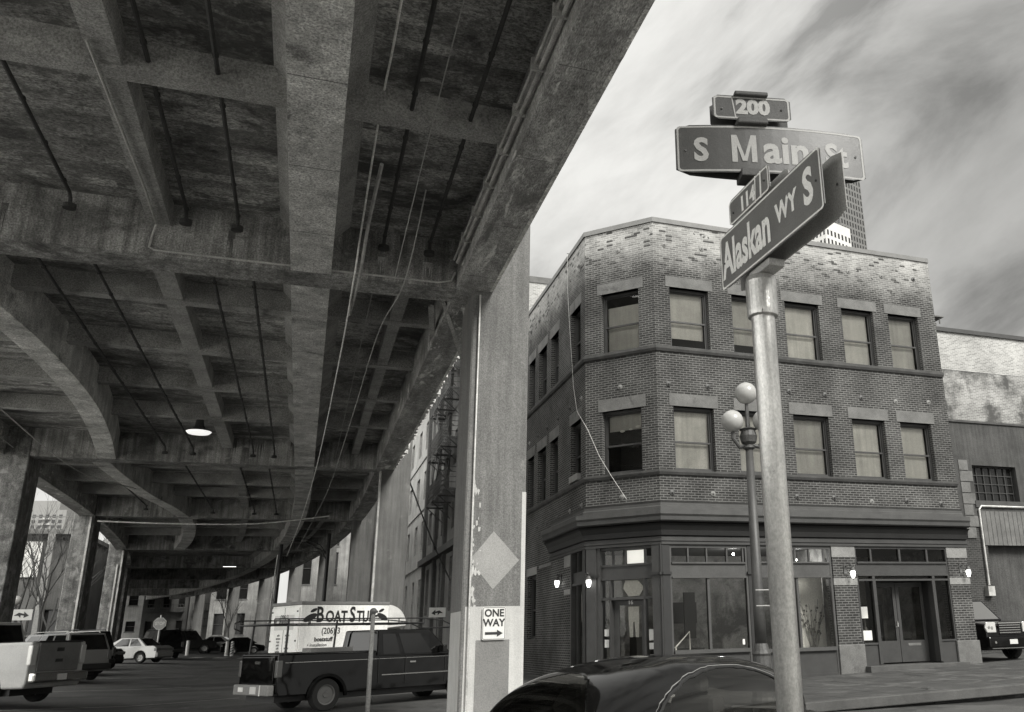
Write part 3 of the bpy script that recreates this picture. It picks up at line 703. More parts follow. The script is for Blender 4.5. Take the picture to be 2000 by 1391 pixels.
sweep(path, [(-.05, 6.3), (.05, 6.32), (.09, 6.4), (.09, 6.46), (-.05, 6.47)], 'belt_course', m_stoned)
sweep([(8.22, 31.0), (8.22, 26.87), (10.05, 25), (XE+.0, 25)], [(-.05, 5.2), (.12, 5.22), (.12, 5.32), (.06, 5.36), (.06, 5.44), (.09, 5.5), (-.05, 5.5)], 'moulding', m_triml)
sweep(pathc, [(.0, 5.0), (.34, 5.0), (.38, 5.06), (.38, 5.2), (.0, 5.24)], 'cornice_top', m_triml)
sweep(pathc, [(.0, 4.8), (.3, 4.84), (.34, 4.88), (.34, 4.997), (.0, 4.997)], 'cornice_fascia', m_trim)
sweep(pathc, [(.0, 4.42), (.1, 4.45), (.14, 4.6), (.22, 4.74), (.3, 4.79), (.0, 4.79)], 'cornice_cove', m_trimd)
sweep(pathc, [(-.3, 4.18), (.05, 4.18), (.05, 4.26), (.08, 4.28), (.08, 4.33), (.04, 4.35), (.04, 4.415), (-.3, 4.415)], 'shopfront_frieze', m_trim)
# star anchor plates
def stud(F, u, z, dark):
    b = MB(); c = Vector(F.P(u, .03, z)); n = F.n; a = F.d
    ring_ = lambda r, o: [Vector(F.P(u, o, z))+a*r*math.cos(2*math.pi*k/14)+Vector((0, 0, 1))*r*math.sin(2*math.pi*k/14) for k in range(14)]
    vs = ring_(.085, .0)+ring_(.085, .02)+ring_(.03, .04); fs = []
    for r0 in (0, 14):
        for k in range(14): fs.append((r0+k, r0+(k+1) % 14, r0+14+(k+1) % 14, r0+14+k))
    fs.append(tuple(28+k for k in range(14))); b.add(vs, fs)
    b.tube([F.P(u, .03, z), F.P(u, .075, z)], .022, 6)
    b.build('anchor_plate', m_iron if dark else m_stonel, bld, world=True, fixn=True)
rr = random.Random(11)
for z, dk in ((14.2, .25), (9.32, .7), (5.72, .5)):
    for x in (10.45, 11.85, 13.35, 14.9, 16.32, 17.8, 19.25, 20.7): stud(FS, x-10.05, z+rr.uniform(-.05, .05), rr.random() < dk)
    stud(FC, LC-1.32, z, False)
    for y in (27.3, 28.7, 30.3, 31.85, 33.3, 34.75, 36.4): stud(FW, 42.3-y, z-.1, rr.random() < dk)
# double hung windows
def sash_window(F, u0, u1, z0, z1, blind=1.0, start=.0, m_b=None, cols=0):
    fr = MB(); d0, d1 = -.27, -.17
    F.box(fr, u0, u0+.07, d0, d1, z0, z1); F.box(fr, u1-.07, u1, d0, d1, z0, z1); F.box(fr, u0+.07, u1-.07, d0, d1, z1-.09, z1); F.box(fr, u0+.07, u1-.07, d0, d1, z0, z0+.06)
    wn_ = fr.build('window', m_frame, bld, world=True)
    zm = z0+(z1-z0)*.455
    s_ = MB(); F.box(s_, u0+.07, u1-.07, -.235, -.185, zm-.03, zm+.025)
    for a in (u0+.07, u1-.11): F.box(s_, a, a+.04, -.24, -.2, z0+.06, zm-.03); F.box(s_, a, a+.04, -.26, -.22, zm+.025, z1-.09)
    F.box(s_, u0+.11, u1-.11, -.24, -.2, z0+.06, z0+.11); F.box(s_, u0+.11, u1-.11, -.26, -.22, z1-.13, z1-.09)
    s_.build('sash', m_trim, wn_, world=True)
    p = MB(); p.quad(F.P(u0+.1, -.245, z0+.1), F.P(u1-.1, -.245, z0+.1), F.P(u1-.1, -.245, z1-.1), F.P(u0+.1, -.245, z1-.1)); p.build('pane', m_glass, wn_, world=True)
    zt = z1-.09-start*(z1-z0); zb_ = z1-(z1-z0)*blind
    if blind > 0:
        q = MB(); F.box(q, u0+.1, u1-.1, -.36, -.35, max(zb_, z0+.02), zt); q.build('blind', m_b or m_blind, wn_, world=True)
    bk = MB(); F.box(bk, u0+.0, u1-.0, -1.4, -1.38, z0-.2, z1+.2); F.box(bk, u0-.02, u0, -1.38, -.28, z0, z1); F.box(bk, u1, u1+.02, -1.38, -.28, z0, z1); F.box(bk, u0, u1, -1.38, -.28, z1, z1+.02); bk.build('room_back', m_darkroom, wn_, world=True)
    return wn_
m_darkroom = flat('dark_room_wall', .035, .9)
m_bl = [m_blind, surf('cream_blind_cloth', .46, .9, .2, 1.3, .16, 50, .05, streak=.2), surf('grey_blind_cloth', .33, .9, .22, 1.0, .16, 50, .05, streak=.18)]
for zi, z in enumerate((TZ, MZ)):
    for i, (a, c) in enumerate(S_win):
        bl = [[.80, .80, 1, 1, 1], [1, 1, 1, 1, 1]][zi][i]
        sash_window(FS, a-10.05, c-10.05, *z, blind=bl, m_b=m_bl[(i*2+zi) % 3])
wt = sash_window(FC, LC-2.0, LC-.59, *TZ, blind=1.0, start=.15)
wm = sash_window(FC, LC-2.0, LC-.58, *MZ, blind=.30)
b = MB()
for u, z, rx in ((LC-1.42, 7.9, .09), (LC-1.12, 7.93, .07), (LC-.85, 7.99, .1)):
    b.prism([(rx*math.cos(a*.785), rx*.55*math.sin(a*.785)+a*.004) for a in range(8)], lambda p, q, u=u, z=z: FC.P(u+p, -.33, z+q), lambda p, q, u=u, z=z: FC.P(u+p, -.31, z+q))
b.build('paper_garland', m_white, wm, world=True, fixn=True)
for z in (TZ, MZ):
    for i, (a, c) in enumerate(wys): sash_window(FW, 42.3-c, 42.3-a, *z, blind=.0 if z is MZ else .5)
sash_window(FW, *lowop[:2], 1.5, 3.85, blind=0)
# window box on the sill of the side window
b = MB(); FW.box(b, 42.3-28.45, 42.3-27.5, -.1, .12, 6.5, 6.72); b.build('window_box', m_stonel, bld, world=True)

# ---- shopfronts
def bar_part(F, boxes, name, m, parent=None):
    b = MB()
    for q in boxes: F.box(b, *q)
    return b.build(name, m, parent or bld, world=True)
m_int = surf('interior_back_wall', .26, .9, .35, .7, .2, 20, .1, patch=(.1, .8, .46, .6))
m_intl = surf('pale_interior_screen', .62, .9, .12, .7, .15, 20, .1)
def shop(F, u0, u1, zb_, sill_z, head, t0, t1, mull, tmull, kick=True, rec=0):
    o = -rec
    fr = []
    W_ = .07
    fr += [(u0, u0+W_, o-.16, o-.02, zb_, 4.18), (u1-W_, u1, o-.16, o-.02, zb_, 4.18)]
    fr += [(u0+W_, u1-W_, o-.14, o-.03, head, t0)]                  # panel band between display and transom
    fr += [(u0+W_, u1-W_, o-.15, o+.03, head-.05, head), (u0+W_, u1-W_, o-.15, o+.03, t0, t0+.05), (u0+W_, u1-W_, o-.15, o-.02, t1, 4.18)]
    for a in mull: fr.append((a-.04, a+.04, o-.13, o-.01, sill_z+.05, head-.05))
    for a in tmull: fr.append((a-.025, a+.025, o-.12, o-.03, t0+.05, t1))
    wnd = bar_part(F, fr, 'shop_window', m_triml)
    bar_part(F, [(u0+W_, u1-W_, o-.2, o+.06, sill_z-.06, sill_z+.05)], 'sill', m_triml, wnd)
    if kick: bar_part(F, [(u0+W_, u1-W_, o-.12, o-.04, zb_, sill_z-.06), (u0+W_+.0, u1-W_, o-.13, o-.0, zb_-.1, zb_+.12)], 'kick_panel', m_trim, wnd)
    b = MB()
    b.quad(F.P(u0+W_, o-.08, sill_z+.05), F.P(u1-W_, o-.08, sill_z+.05), F.P(u1-W_, o-.08, head-.05), F.P(u0+W_, o-.08, head-.05))
    b.quad(F.P(u0+W_, o-.08, t0+.05), F.P(u1-W_, o-.08, t0+.05), F.P(u1-W_, o-.08, t1), F.P(u0+W_, o-.08, t1))
    b.build('pane', m_glassd, wnd, world=True)
    return wnd
X0 = 10.05
s1 = shop(FS, 10.29-X0, 12.94-X0, .15, 1.05, 3.22, 3.6, 4.08, [11.56-X0], [10.92-X0, 11.55-X0, 12.24-X0, 12.8-X0])
s2 = shop(FS, 13.16-X0, 16.0-X0, .15, 1.0, 3.22, 3.62, 4.08, [14.68-X0], [13.8-X0, 14.68-X0, 15.2-X0, 15.75-X0])
for q in ((9.98-X0, 10.29-X0, -.3, .02, 0.05, 4.18), (12.94-X0, 13.16-X0, -.3, .0, .05, 4.18)): bar_part(FS, [q], 'pilaster', m_trimd)
bar_part(FS, [(9.93-X0, 10.33-X0, -.3, .06, 3.28, 3.36), (12.9-X0, 13.2-X0, -.3, .05, 3.28, 3.36), (9.95-X0, 10.32-X0, -.3, .05, .05, .5)], 'pilaster_moulding', m_trimd)
# entrance bay with double doors
D0, D1 = 17.63-X0, 19.9-X0
ent = bar_part(FS, [(6.87, 6.93, -.2, -.02, .3, 4.18), (10.56, 10.61, -.2, -.02, .3, 4.18), (6.93, 10.56, -.17, -.03, 3.27, 3.62), (6.93, 10.56, -.2, .02, 3.22, 3.27), (6.93, 10.56, -.2, .03, 3.62, 3.68), (6.93, 10.56, -.2, .0, 3.06, 3.12),
    (D0-.12, D0, -.25, .01, .46, 3.06), (D0-.12, D0-.02, -.25, .01, 3.12, 3.22), (D1, D1+.12, -.25, .01, .46, 3.06), (D1+.02, D1+.12, -.25, .01, 3.12, 3.22), (6.93, 10.56, -.2, -.02, 4.1, 4.18),
    (17.53-X0, 17.6-X0, -.14, -.03, 3.68, 4.1), (18.68-X0, 18.76-X0, -.14, -.03, 3.68, 4.1), (19.81-X0, 19.88-X0, -.14, -.03, 3.68, 4.1)], 'entrance_frame', m_trim)
b = MB()
for q in ((6.93, 10.56, 3.68, 4.1), (6.93, D0-.12, 1.12, 3.06), (D1+.12, 10.56, 1.12, 3.06), (6.93, 10.56, 3.12, 3.22)):
    b.quad(FS.P(q[0], -.09, q[2]), FS.P(q[1], -.09, q[2]), FS.P(q[1], -.09, q[3]), FS.P(q[0], -.09, q[3]))
b.build('pane', m_glassd, ent, world=True)
bar_part(FS, [(6.93, D0-.12, -.12, -.04, .42, 1.06), (6.93, D0-.12, -.15, .0, 1.06, 1.12)], 'kick_panel', m_trim, ent)
bar_part(FS, [(D1+.12, 10.56, -.12, -.04, .42, 1.1), (D1+.12, 10.56, -.15, 0, 1.1, 1.15)], 'kick_panel', m_trim, ent)
for k, (a, c) in enumerate(((D0+.01, (D0+D1)/2-.01), ((D0+D1)/2+.01, D1-.01))):
    rc = .55
    dr = bar_part(FS, [(a, a+.12, -rc-.05, -rc, .47, 3.03), (c-.12, c, -rc-.05, -rc, .47, 3.03), (a+.12, c-.12, -rc-.05, -rc, 2.88, 3.03), (a+.12, c-.12, -rc-.05, -rc, .47, 1.15)], 'door', m_trim)
    b = MB(); b.quad(FS.P(a+.12, -rc-.03, 1.15), FS.P(c-.12, -rc-.03, 1.15), FS.P(c-.12, -rc-.03, 2.88), FS.P(a+.12, -rc-.03, 2.88)); b.build('pane', m_glassd, dr, world=True)
    if k == 0:
        b = MB(); b.tube([FS.P(c-.06, -rc+.01, 1.75), FS.P(c-.06, -rc+.07, 1.75), FS.P(c-.06, -rc+.07, 1.6), FS.P(c-.16, -rc+.07, 1.58)], .014, 6); b.build('handle', m_chrome, dr, world=True)
    else: bar_part(FS, [(a+.3, c-.3, -rc, -rc+.01, .98, 1.06)], 'letter_slot', m_stone, dr)
bar_part(FS, [(D0-.01, D0+.0, -.6, -.25, .46, 3.06), (D1, D1+.01, -.6, -.25, .46, 3.06), (D0, D1, -.6, -.25, 3.06, 3.12)], 'porch_lining', m_trimd, ent)
b = MB(); b.hexa([FS.P(6.85, .34, .0), FS.P(10.75, .34, .1), FS.P(10.75, -.6, .1), FS.P(6.85, -.6, .0), FS.P(6.85, .34, .42), FS.P(10.75, .34, .42), FS.P(10.75, -.6, .42), FS.P(6.85, -.6, .42)]); b.build('door_step', m_kerb, bld, world=True, bevel=.015)
# corner entrance (chamfer); u measured from the west end
def cu(v): return LC-v
for q in ((cu(2.6), cu(2.25), -.3, .03, 0, 4.18), (cu(.34), cu(0)+.02, -.3, .03, 0, 4.18)): bar_part(FC, [q], 'pilaster', m_trim)
bar_part(FC, [(cu(2.62), cu(2.2), -.3, .08, 3.28, 3.36), (cu(.38), cu(0)+.05, -.3, .08, 3.28, 3.36)], 'pilaster_moulding', m_trimd)
cf = bar_part(FC, [(cu(2.25), cu(2.14), -.45, -.02, .1, 4.18), (cu(2.14), cu(.34), -.28, -.12, 3.24, 3.62), (cu(2.14), cu(.34), -.3, -.08, 3.2, 3.25), (cu(2.14), cu(.34), -.3, -.08, 3.6, 3.66), (cu(2.14), cu(.34), -.3, -.1, 4.1, 4.18),
    (cu(2.14), cu(.34), -.3, -.1, 2.6, 2.68), (cu(1.86), cu(1.80), -.3, -.1, .5, 3.2), (cu(.70), cu(.64), -.3, -.1, .5, 3.2), (cu(1.78), cu(1.74), -.28, -.15, 3.66, 4.1), (cu(.68), cu(.64), -.28, -.15, 3.66, 4.1), (cu(1.35), cu(1.32), -.28, -.15, 3.66, 4.1), (cu(2.14), cu(1.86), -.25, -.1, .3, .85), (cu(.64), cu(.34), -.25, -.1, .3, .85)], 'entrance_frame', m_trim)
b = MB()
for a, c, e, f in ((2.14, .34, 3.66, 4.1), (2.14, 1.86, .85, 3.2), (.64, .34, .85, 3.2), (1.80, .70, 2.68, 3.2)):
    b.quad(FC.P(cu(a), -.2, e), FC.P(cu(c), -.2, e), FC.P(cu(c), -.2, f), FC.P(cu(a), -.2, f))
b.build('pane', m_glassd, cf, world=True)
cd = bar_part(FC, [(cu(1.80), cu(1.62), -.34, -.28, .3, 2.6), (cu(.86), cu(.70), -.34, -.28, .3, 2.6), (cu(1.62), cu(.86), -.34, -.28, 2.44, 2.6), (cu(1.62), cu(.86), -.34, -.28, .3, .7)], 'door', m_trim)
b = MB(); b.quad(FC.P(cu(1.62), -.31, .7), FC.P(cu(.86), -.31, .7), FC.P(cu(.86), -.31, 2.44), FC.P(cu(1.62), -.31, 2.44)); b.build('pane', m_glassd, cd, world=True)
text('16', .18, m_signw, cd, frame4(FC.P(cu(1.22), -.272, 2.52), FC.d, FZ), name='lettering')
bar_part(FC, [(cu(1.3), cu(.66), -.26, -.25, 3.68, 4.08)], 'lit_panel', flat('lit_blind', .7, .6, emit=.35), cf)
for q in ((cu(2.08), cu(1.93), -.19, -.185, 1.55, 1.75), (cu(2.08), cu(1.93), -.19, -.185, 1.22, 1.45), (cu(.58), cu(.42), -.19, -.185, 1.4, 1.72), (cu(.58), cu(.42), -.19, -.185, 1.15, 1.33)): bar_part(FC, [q], 'posted_notice', m_signw, cf)
b = MB(); b.prism([(cu(1.42), 3.18), (cu(1.5), 2.95), (cu(1.32), 2.7), (cu(.95), 2.72), (cu(.78), 2.95), (cu(1.0), 3.18)], lambda a, c: FC.P(a, -.36, c), lambda a, c: FC.P(a, -.34, c)); b.build('hanging_banner', m_intl, cf, world=True, fixn=True)
b = MB(); b.prism([(cu(1.4), 2.4), (cu(1.4), 2.05), (cu(1.36), 1.5), (cu(1.26), 1.5), (cu(1.24), 1.95), (cu(1.2), 1.95), (cu(1.16), 1.5), (cu(1.06), 1.5), (cu(1.04), 2.05), (cu(1.04), 2.4)], lambda a, c: FC.P(a, -.5, c), lambda a, c: FC.P(a, -.48, c)); b.build('hanging_garment', m_intl, cf, world=True, fixn=True)
bar_part(FC, [(cu(2.4), cu(.2), -.4, .25, .0, .28)], 'door_step', m_kerb)
# west side display window beside the chamfer
v0, v1 = 42.3-28.58, 42.3-26.95
sw = bar_part(FW, [(v0, v0+.1, -.3, .02, 0, 4.18), (v1-.28, v1+.02, -.3, .02, 0, 4.18), (v0+.1, v1-.28, -.25, -.05, 3.2, 3.55), (v0+.1, v1-.28, -.2, .0, 3.14, 3.2), (v0+.1, v1-.28, -.2, 0, .5, .56), (v0+.1, v1-.28, -.2, -.05, .0, .5), (v0+.6, v0+.66, -.2, -.05, 3.55, 4.18), (v0+.5, v0+.56, -.2, -.05, .56, 3.14)], 'shop_window', m_trim)
b = MB(); b.quad(FW.P(v0+.1, -.12, .56), FW.P(v1-.28, -.12, .56), FW.P(v1-.28, -.12, 3.14), FW.P(v0+.1, -.12, 3.14)); b.quad(FW.P(v0+.1, -.12, 3.55), FW.P(v1-.28, -.12, 3.55), FW.P(v1-.28, -.12, 4.18), FW.P(v0+.1, -.12, 4.18)); b.build('pane', m_glassd, sw, world=True)
def shop_lamp(c):
    l_ = bpy.data.lights.new('shop_ceiling_light', 'POINT'); l_.energy = 28; l_.shadow_soft_size = .06
    o_ = bpy.data.objects.new('shop_ceiling_light', l_); C.objects.link(o_); o_.location = (c[0], c[1], c[2]-.12); o_.parent = None
# interior: floor, back wall, ceiling, screens and furniture
b = MB(); b.box(8.7, 21.3, 29.6, 29.7, .1, 4.3); b.box(16.3, 16.4, 25.5, 29.6, .1, 4.3); b.box(8.6, 8.7, 28.7, 29.7, .1, 4.3); b.box(21.2, 21.3, 25.6, 29.6, .1, 4.3); b.build('interior_wall', m_int, bld, world=True)
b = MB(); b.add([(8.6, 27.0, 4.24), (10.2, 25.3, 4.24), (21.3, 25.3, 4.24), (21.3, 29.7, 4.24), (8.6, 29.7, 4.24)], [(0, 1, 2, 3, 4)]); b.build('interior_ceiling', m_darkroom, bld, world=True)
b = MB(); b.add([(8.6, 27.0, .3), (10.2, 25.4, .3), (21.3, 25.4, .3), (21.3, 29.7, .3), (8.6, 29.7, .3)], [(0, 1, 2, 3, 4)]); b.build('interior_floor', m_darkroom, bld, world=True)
b = MB(); b.box(14.95, 16.25, 26.1, 26.15, .5, 3.5); b.build('interior_screen', m_intl, bld, world=True)
b = MB(); b.box(14.72, 14.97, 26.0, 26.1, .5, 2.75); b.box(15.02, 15.18, 26.05, 26.1, 2.1, 2.45); b.build('interior_cabinet', m_darkroom, bld, world=True)
m_stem = flat('dry_stem', .1, .8)
b = MB(); rr = random.Random(4)
for k in range(16):
    x = rr.uniform(15.3, 16.0); p = [(15.7+rr.uniform(-.1, .1), 25.95, .9)]
    for j in range(5): q = p[-1]; p.append((q[0]+(x-15.7)*.32+rr.uniform(-.07, .07), 25.95+rr.uniform(-.03, .03), q[2]+rr.uniform(.15, .4)))
    b.tube(p, .009, 4)
    for j in range(3): q = p[rr.randint(2, 5)]; b.sphere((q[0], q[1], q[2]), rr.uniform(.02, .05), 6)
b.build('dried_plant', m_stem, bld, world=True)
b = MB(); b.box(10.5, 11.4, 28.6, 29.3, .3, 1.5); b.box(10.9, 12.6, 27.8, 28.4, .3, 1.1); b.box(12.1, 12.5, 28.2, 28.3, 1.4, 2.9); b.box(17.2, 18.2, 28.4, 28.9, .3, 1.2); b.box(19.2, 20.4, 28.7, 29, .3, 2.4); b.box(11.9, 12.9, 29, 29.1, 1.9, 2.6); b.build('shop_furniture', m_darkroom, bld, world=True)
b = MB(); b.lathe([(.13, 0), (.2, -.38)], (18.15, 26.6, 2.28), 16); b.build('table_lamp_shade', flat('lit_lamp_shade', .8, .8, emit=.35), bld, world=True)
b = MB(); b.tube([(18.15, 26.6, 1.3), (18.15, 26.6, 1.95)], .04, 8); b.lathe([(.0, 0), (.1, .05), (.12, .2), (.05, .35), (0, .4)], (18.15, 26.6, 1.25), 12); b.build('table_lamp_base', m_iron, bld, world=True)
b = MB(); b.tube([(10.75, 25.9, 1.15), (11.25, 25.9, 1.62), (11.25, 25.9, 1.0)], .025, 6); b.tube([(10.78, 25.9, 1.2), (10.78, 25.9, .9)], .025, 6); b.build('stair_handrail', m_white, bld, world=True)
for c in ((13.25, 26.6, 4.05), (15.5, 26.4, 3.85)): b = MB(); b.sphere(c, .045, 10); b.build('ceiling_bulb', m_lit, bld, world=True); shop_lamp(c)
for q in ((6.95, 7.3, -.087, -.08, 1.2, 1.5), (D0+.14, D0+.24, -.575, -.57, 1.2, 1.34), (2.6, 2.68, -.078, -.07, 1.2, 1.36)): bar_part(FS, [q], 'posted_notice', m_signw)
# shop wall lamps
def sconce(F, u, z, label):
    c = F.P(u, 0, z); t = thing('wall_lamp', label, 'lamp', c, 0, 'globe lamps on the shopfront piers')
    b = MB(); b.tube([F.P(u-.16*1, .0, z+.25), F.P(u-.16, .1, z+.3), F.P(u-.05, .18, z+.34), F.P(u, .2, z+.28)], .018, 6); F.box(b, u-.22, u-.1, 0, .03, z+.05, z+.35); b.build('bracket', m_iron, t, world=True)
    p = Vector(F.P(u, .2, z))
    b = MB(); b.lathe([(.02, .26), (.05, .24), (.1, .14), (.11, .12)], p, 14); b.lathe([(.0, -.16), (.02, -.13), (.03, -.1)], p, 10); b.build('lamp_cap', m_iron, t, world=True)
    b = MB(); b.lathe([(.03, -.1), (.065, -.02), (.078, .06), (.07, .12), (.0, .13)], p, 16); b.build('bulb_globe', m_lit, t, world=True, smooth=True)
    return t
sconce(FS, 16.65-X0, 3.24, 'lit wall lamp on the brick pier left of the double doors')
sconce(FS, 21.33-X0, 3.27, 'lit wall lamp on the brick pier at the far right corner')
sconce(FW, 42.3-29.6, 3.27, 'lit wall lamp on the side wall near the chamfered entrance')
sc = sconce(FC, cu(2.42), 3.1, 'lit wall lamp beside the corner entrance, in front of the pilaster')
# string of lights hanging on the corner
m_string = surf('string_light_wire', .5, .6, .2, 5, .1, 50, .05)
b = MB(); pts = [FW.P(42.3-28.9, .06, 15.2), FW.P(42.3-28.75, .1, 13.8), FW.P(42.3-28.5, .1, 12.4), FW.P(42.3-28.2, .1, 11.0), FW.P(42.3-27.9, .12, 9.8), FW.P(42.3-27.45, .12, 8.8), FC.P(.15, .12, 8.0), FC.P(.55, .1, 7.1), FC.P(.95, .1, 6.45), FC.P(1.5, .08, 5.62)]
b.tube(pts, .008, 5)
for i in range(len(pts)-1):
    for k in range(6): b.sphere(tuple(Vector(pts[i]).lerp(Vector(pts[i+1]), k/6)), .016, 6)
tag(b.build('string_lights', m_string, None), 'string of tiny bulbs drooping across the corner of the brick building', 'string lights')
# ================================================================ STREET SIGN POST (foreground)
PX, PY = 1.815, 3.22
post = thing('street_sign_post', 'tall scuffed galvanized steel post carrying the street name signs in the foreground', 'sign post', (PX, PY, g(PX, PY)))
b = MB(); b.tube([(0, 0, -.1), (0, 0, 3.0), (0, 0, 3.02)], .053, 28); b.build('pole', m_galv, post, smooth=True)
b = MB(); b.lathe([(.05, 2.93), (.068, 2.935), (.07, 2.96), (.07, 3.1), (.064, 3.125), (.03, 3.135), (.0, 3.135)], (0, 0, 0), 28); b.build('collar', m_galv, post, smooth=False, bevel=.003)
b = MB(); b.box(-.03, .05, -.14, .05, 3.13, 3.165); b.build('lower_clamp', m_signb, post, bevel=.004)
b = MB(); b.tube([(.0, 0, 3.13), (.0, 0, 3.5)], .022, 10); b.tube([(.0, .05, 3.44), (.0, -.02, 3.58), (.0, 0, 3.66)], .018, 8); b.build('riser', m_signb, post)
def signplate(parent, name, cx, cz, w_, h_, face, back, az, o0, th=.004, side=1, border=True, curve=0, r_=.02):
    """plate centred at local (cx along its own direction, cz up) facing the side of its normal; o0 offset along the normal"""
    A = R(az); d = Vector((math.sin(A), math.cos(A), 0)); n = Vector((d.y, -d.x, 0))
    K = lambda u, z, o: tuple(d*(cx+u)+n*(o0+o+curve*(u*u))+Vector((0, 0, cz+z)))
    K.cv = curve; K.cx = cx; b = MB()
    # strip mesh so that it can bow slightly
    nseg = 14; top = []; bot = []
    for i in range(nseg+1):
        u = -w_/2+w_*i/nseg; e = max(abs(u)-(w_/2-r_), 0); k = r_-math.sqrt(max(r_*r_-e*e, 0)); top.append((u, h_/2-k)); bot.append((u, -h_/2+k))
    vs = [K(u, z, 0) for u, z in top]+[K(u, z, 0) for u, z in bot]+[K(u, z, -th) for u, z in top]+[K(u, z, -th) for u, z in bot]
    m_ = nseg+1; fs = []
    for i in range(nseg):
        fs += [(m_+i, m_+i+1, i+1, i), (2*m_+i, 2*m_+i+1, 3*m_+i+1, 3*m_+i), (i, i+1, 2*m_+i+1, 2*m_+i), (m_+i+1, m_+i, 3*m_+i, 3*m_+i+1)]
    fs += [(0, 2*m_, 3*m_, m_), (m_-1, 2*m_-1, 4*m_-1, 3*m_-1)]
    b.add(vs, fs); pl_ = b.build(name, face, parent, fixn=True)
    if border:
        b = MB(); bt = .009
        pts = [(u, z) for u, z in rrect(w_-.012, h_-.012, r_-.004, 5)]
        q = [(u*(1-2*bt/w_), z*(1-2*bt/h_)) for u, z in pts]; n_ = len(pts)
        # resample so the long edges can follow the bow
        def dens(P):
            o_ = []
            for i in range(len(P)):
                a, c = P[i], P[(i+1) % len(P)]; k = 8 if abs(a[0]-c[0]) > w_*.5 else 1
                o_ += [(a[0]+(c[0]-a[0])*j/k, a[1]+(c[1]-a[1])*j/k) for j in range(k)]
            return o_
        a_, c_ = dens(pts), dens(q); n_ = len(a_)
        b.add([K(u, z, .0012) for u, z in a_]+[K(u, z, .0012) for u, z in c_], [(i, (i+1) % n_, n_+(i+1) % n_, n_+i) for i in range(n_)])
        b.build('border', m_letterg if face is m_signg or name == 'sign_plate' and az == 103 else m_letter, pl_)
    for sx_ in (-1, 1):
        b = MB(); c = K(sx_*(w_/2-.045), -.01 if sx_ < 0 else .0, 0); b.tube([c, tuple(Vector(c)+n*.005)], .005, 8); b.build('bolt', m_iron, pl_)
    return pl_, d, n, K
# S Main sign pair (bows a little), turned towards the camera
AZM = 103
ms_ = thing('main_street_sign', 'grey street name sign reading S Main St, widest of the signs on the post', 'street sign', (PX, PY, g(PX, PY)))
pl, d, n, K = signplate(ms_, 'sign_plate', .095, 3.767, .925, .252, m_signg, m_signb, AZM, .04, curve=-.17)
def lettering(body, u, z, size, bold, parent, K, d, m=None, sx=1, o=.0016, root=None):
    c = Vector(K(u, z, o)); rt = root or parent
    M4 = Matrix.Translation(Vector(rootmat(rt).translation)) @ frame4(c, d, (0, 0, 1))
    m = m or (m_letterg if root in (ms_, globals().get('bs')) else m_letter)
    ob = text(body, size, m, parent, M4, bold=bold, sx=sx, thick=.0003)
    if K.cv:
        n_ = Vector((d.y, -d.x, 0))
        for v_ in ob.data.vertices:
            uu = v_.co.dot(d)-K.cx; v_.co += n_*K.cv*(uu*uu-u*u)
    return ob
lettering('S', -.345, -.012, .165, .0062, pl, K, d, root=ms_, sx=.9)
b = MB()                                   # the M, cut wide with its V down to the baseline
Q_ = lambda u, z, o: K(-.141+u, z, o)
for s_ in (-1, 1):
    b.quad(*([Q_(s_*.060, -.072, .0022), Q_(s_*.034, -.072, .0022), Q_(s_*.034, .072, .0022), Q_(s_*.060, .072, .0022)][::-s_]))
    b.quad(*([Q_(s_*.0338, .072, .0026), Q_(s_*.0338, .02, .0026), Q_(s_*.008, -.072, .0026), Q_(0, -.072, .0026)]+[])[::s_]) if 0 else b.add([Q_(s_*.0338, .072, .0026), Q_(s_*.0338, .018, .0026), Q_(s_*.011, -.066, .0026), Q_(0, -.066, .0026), Q_(0, -.042, .0026)], [(0, 1, 2, 3, 4)])
b.build('lettering', m_letterg, pl)
lettering('ain', .066, -.006, .205, .006, pl, K, d, root=ms_, sx=.98)
lettering('St', .315, -.01, .165, .006, pl, K, d, root=ms_, sx=.85)
signplate(ms_, 'rear_plate', .095, 3.767, .925, .252, m_signn, m_signn, AZM, -.04, border=False, curve=.17)  # near-black tone paints in the shade of the gap between the plates
b = MB()
dm = Vector((math.sin(R(AZM)), math.cos(R(AZM)), 0)); nm = Vector((dm.y, -dm.x, 0))
def mbox(b, u0, u1, o0, o1, z0, z1, d=dm, n=nm):
    P_ = lambda u, o, z: tuple(d*u+n*o+Vector((0, 0, z)))
    b.hexa([P_(u0, o1, z0), P_(u1, o1, z0), P_(u1, o0, z0), P_(u0, o0, z0), P_(u0, o1, z1), P_(u1, o1, z1), P_(u1, o0, z1), P_(u0, o0, z1)])
mbox(b, -.07, .06, -.052, .055, 3.617, 3.655); b.build('lower_clamp', m_signn, ms_, bevel=.005)
b = MB(); mbox(b, -.075, .075, -.05, .062, 3.893, 3.925); b.build('upper_clamp', m_signn, ms_, bevel=.008)
bs = thing('block_number_sign', 'small dark block number sign reading 200 clamped above the S Main sign', 'street sign', (PX, PY, g(PX, PY)))
pl2, d2, n2, K2 = signplate(bs, 'sign_plate', .005, 3.99, .385, .132, m_signn, m_signb, AZM, .035, r_=.018)
lettering('200', .005, .002, .105, .0055, pl2, K2, d, root=bs, sx=1.05)
b = MB(); c0_ = [K2(-.085, -.06, .0018), K2(-.078, -.06, .0018), K2(-.094, .06, .0018), K2(-.1, .06, .0018)]; b.quad(*c0_); b.build('paint_run', m_letterg, pl2)
signplate(bs, 'rear_plate', .005, 3.98, .385, .132, m_signn, m_signn, AZM, -.025, border=False, r_=.018)
b = MB(); mbox(b, -.08, .085, -.055, .058, 4.05, 4.072); mbox(b, -.02, .02, -.02, .02, 4.07, 4.085); b.build('upper_clamp', m_signn, bs, bevel=.006)
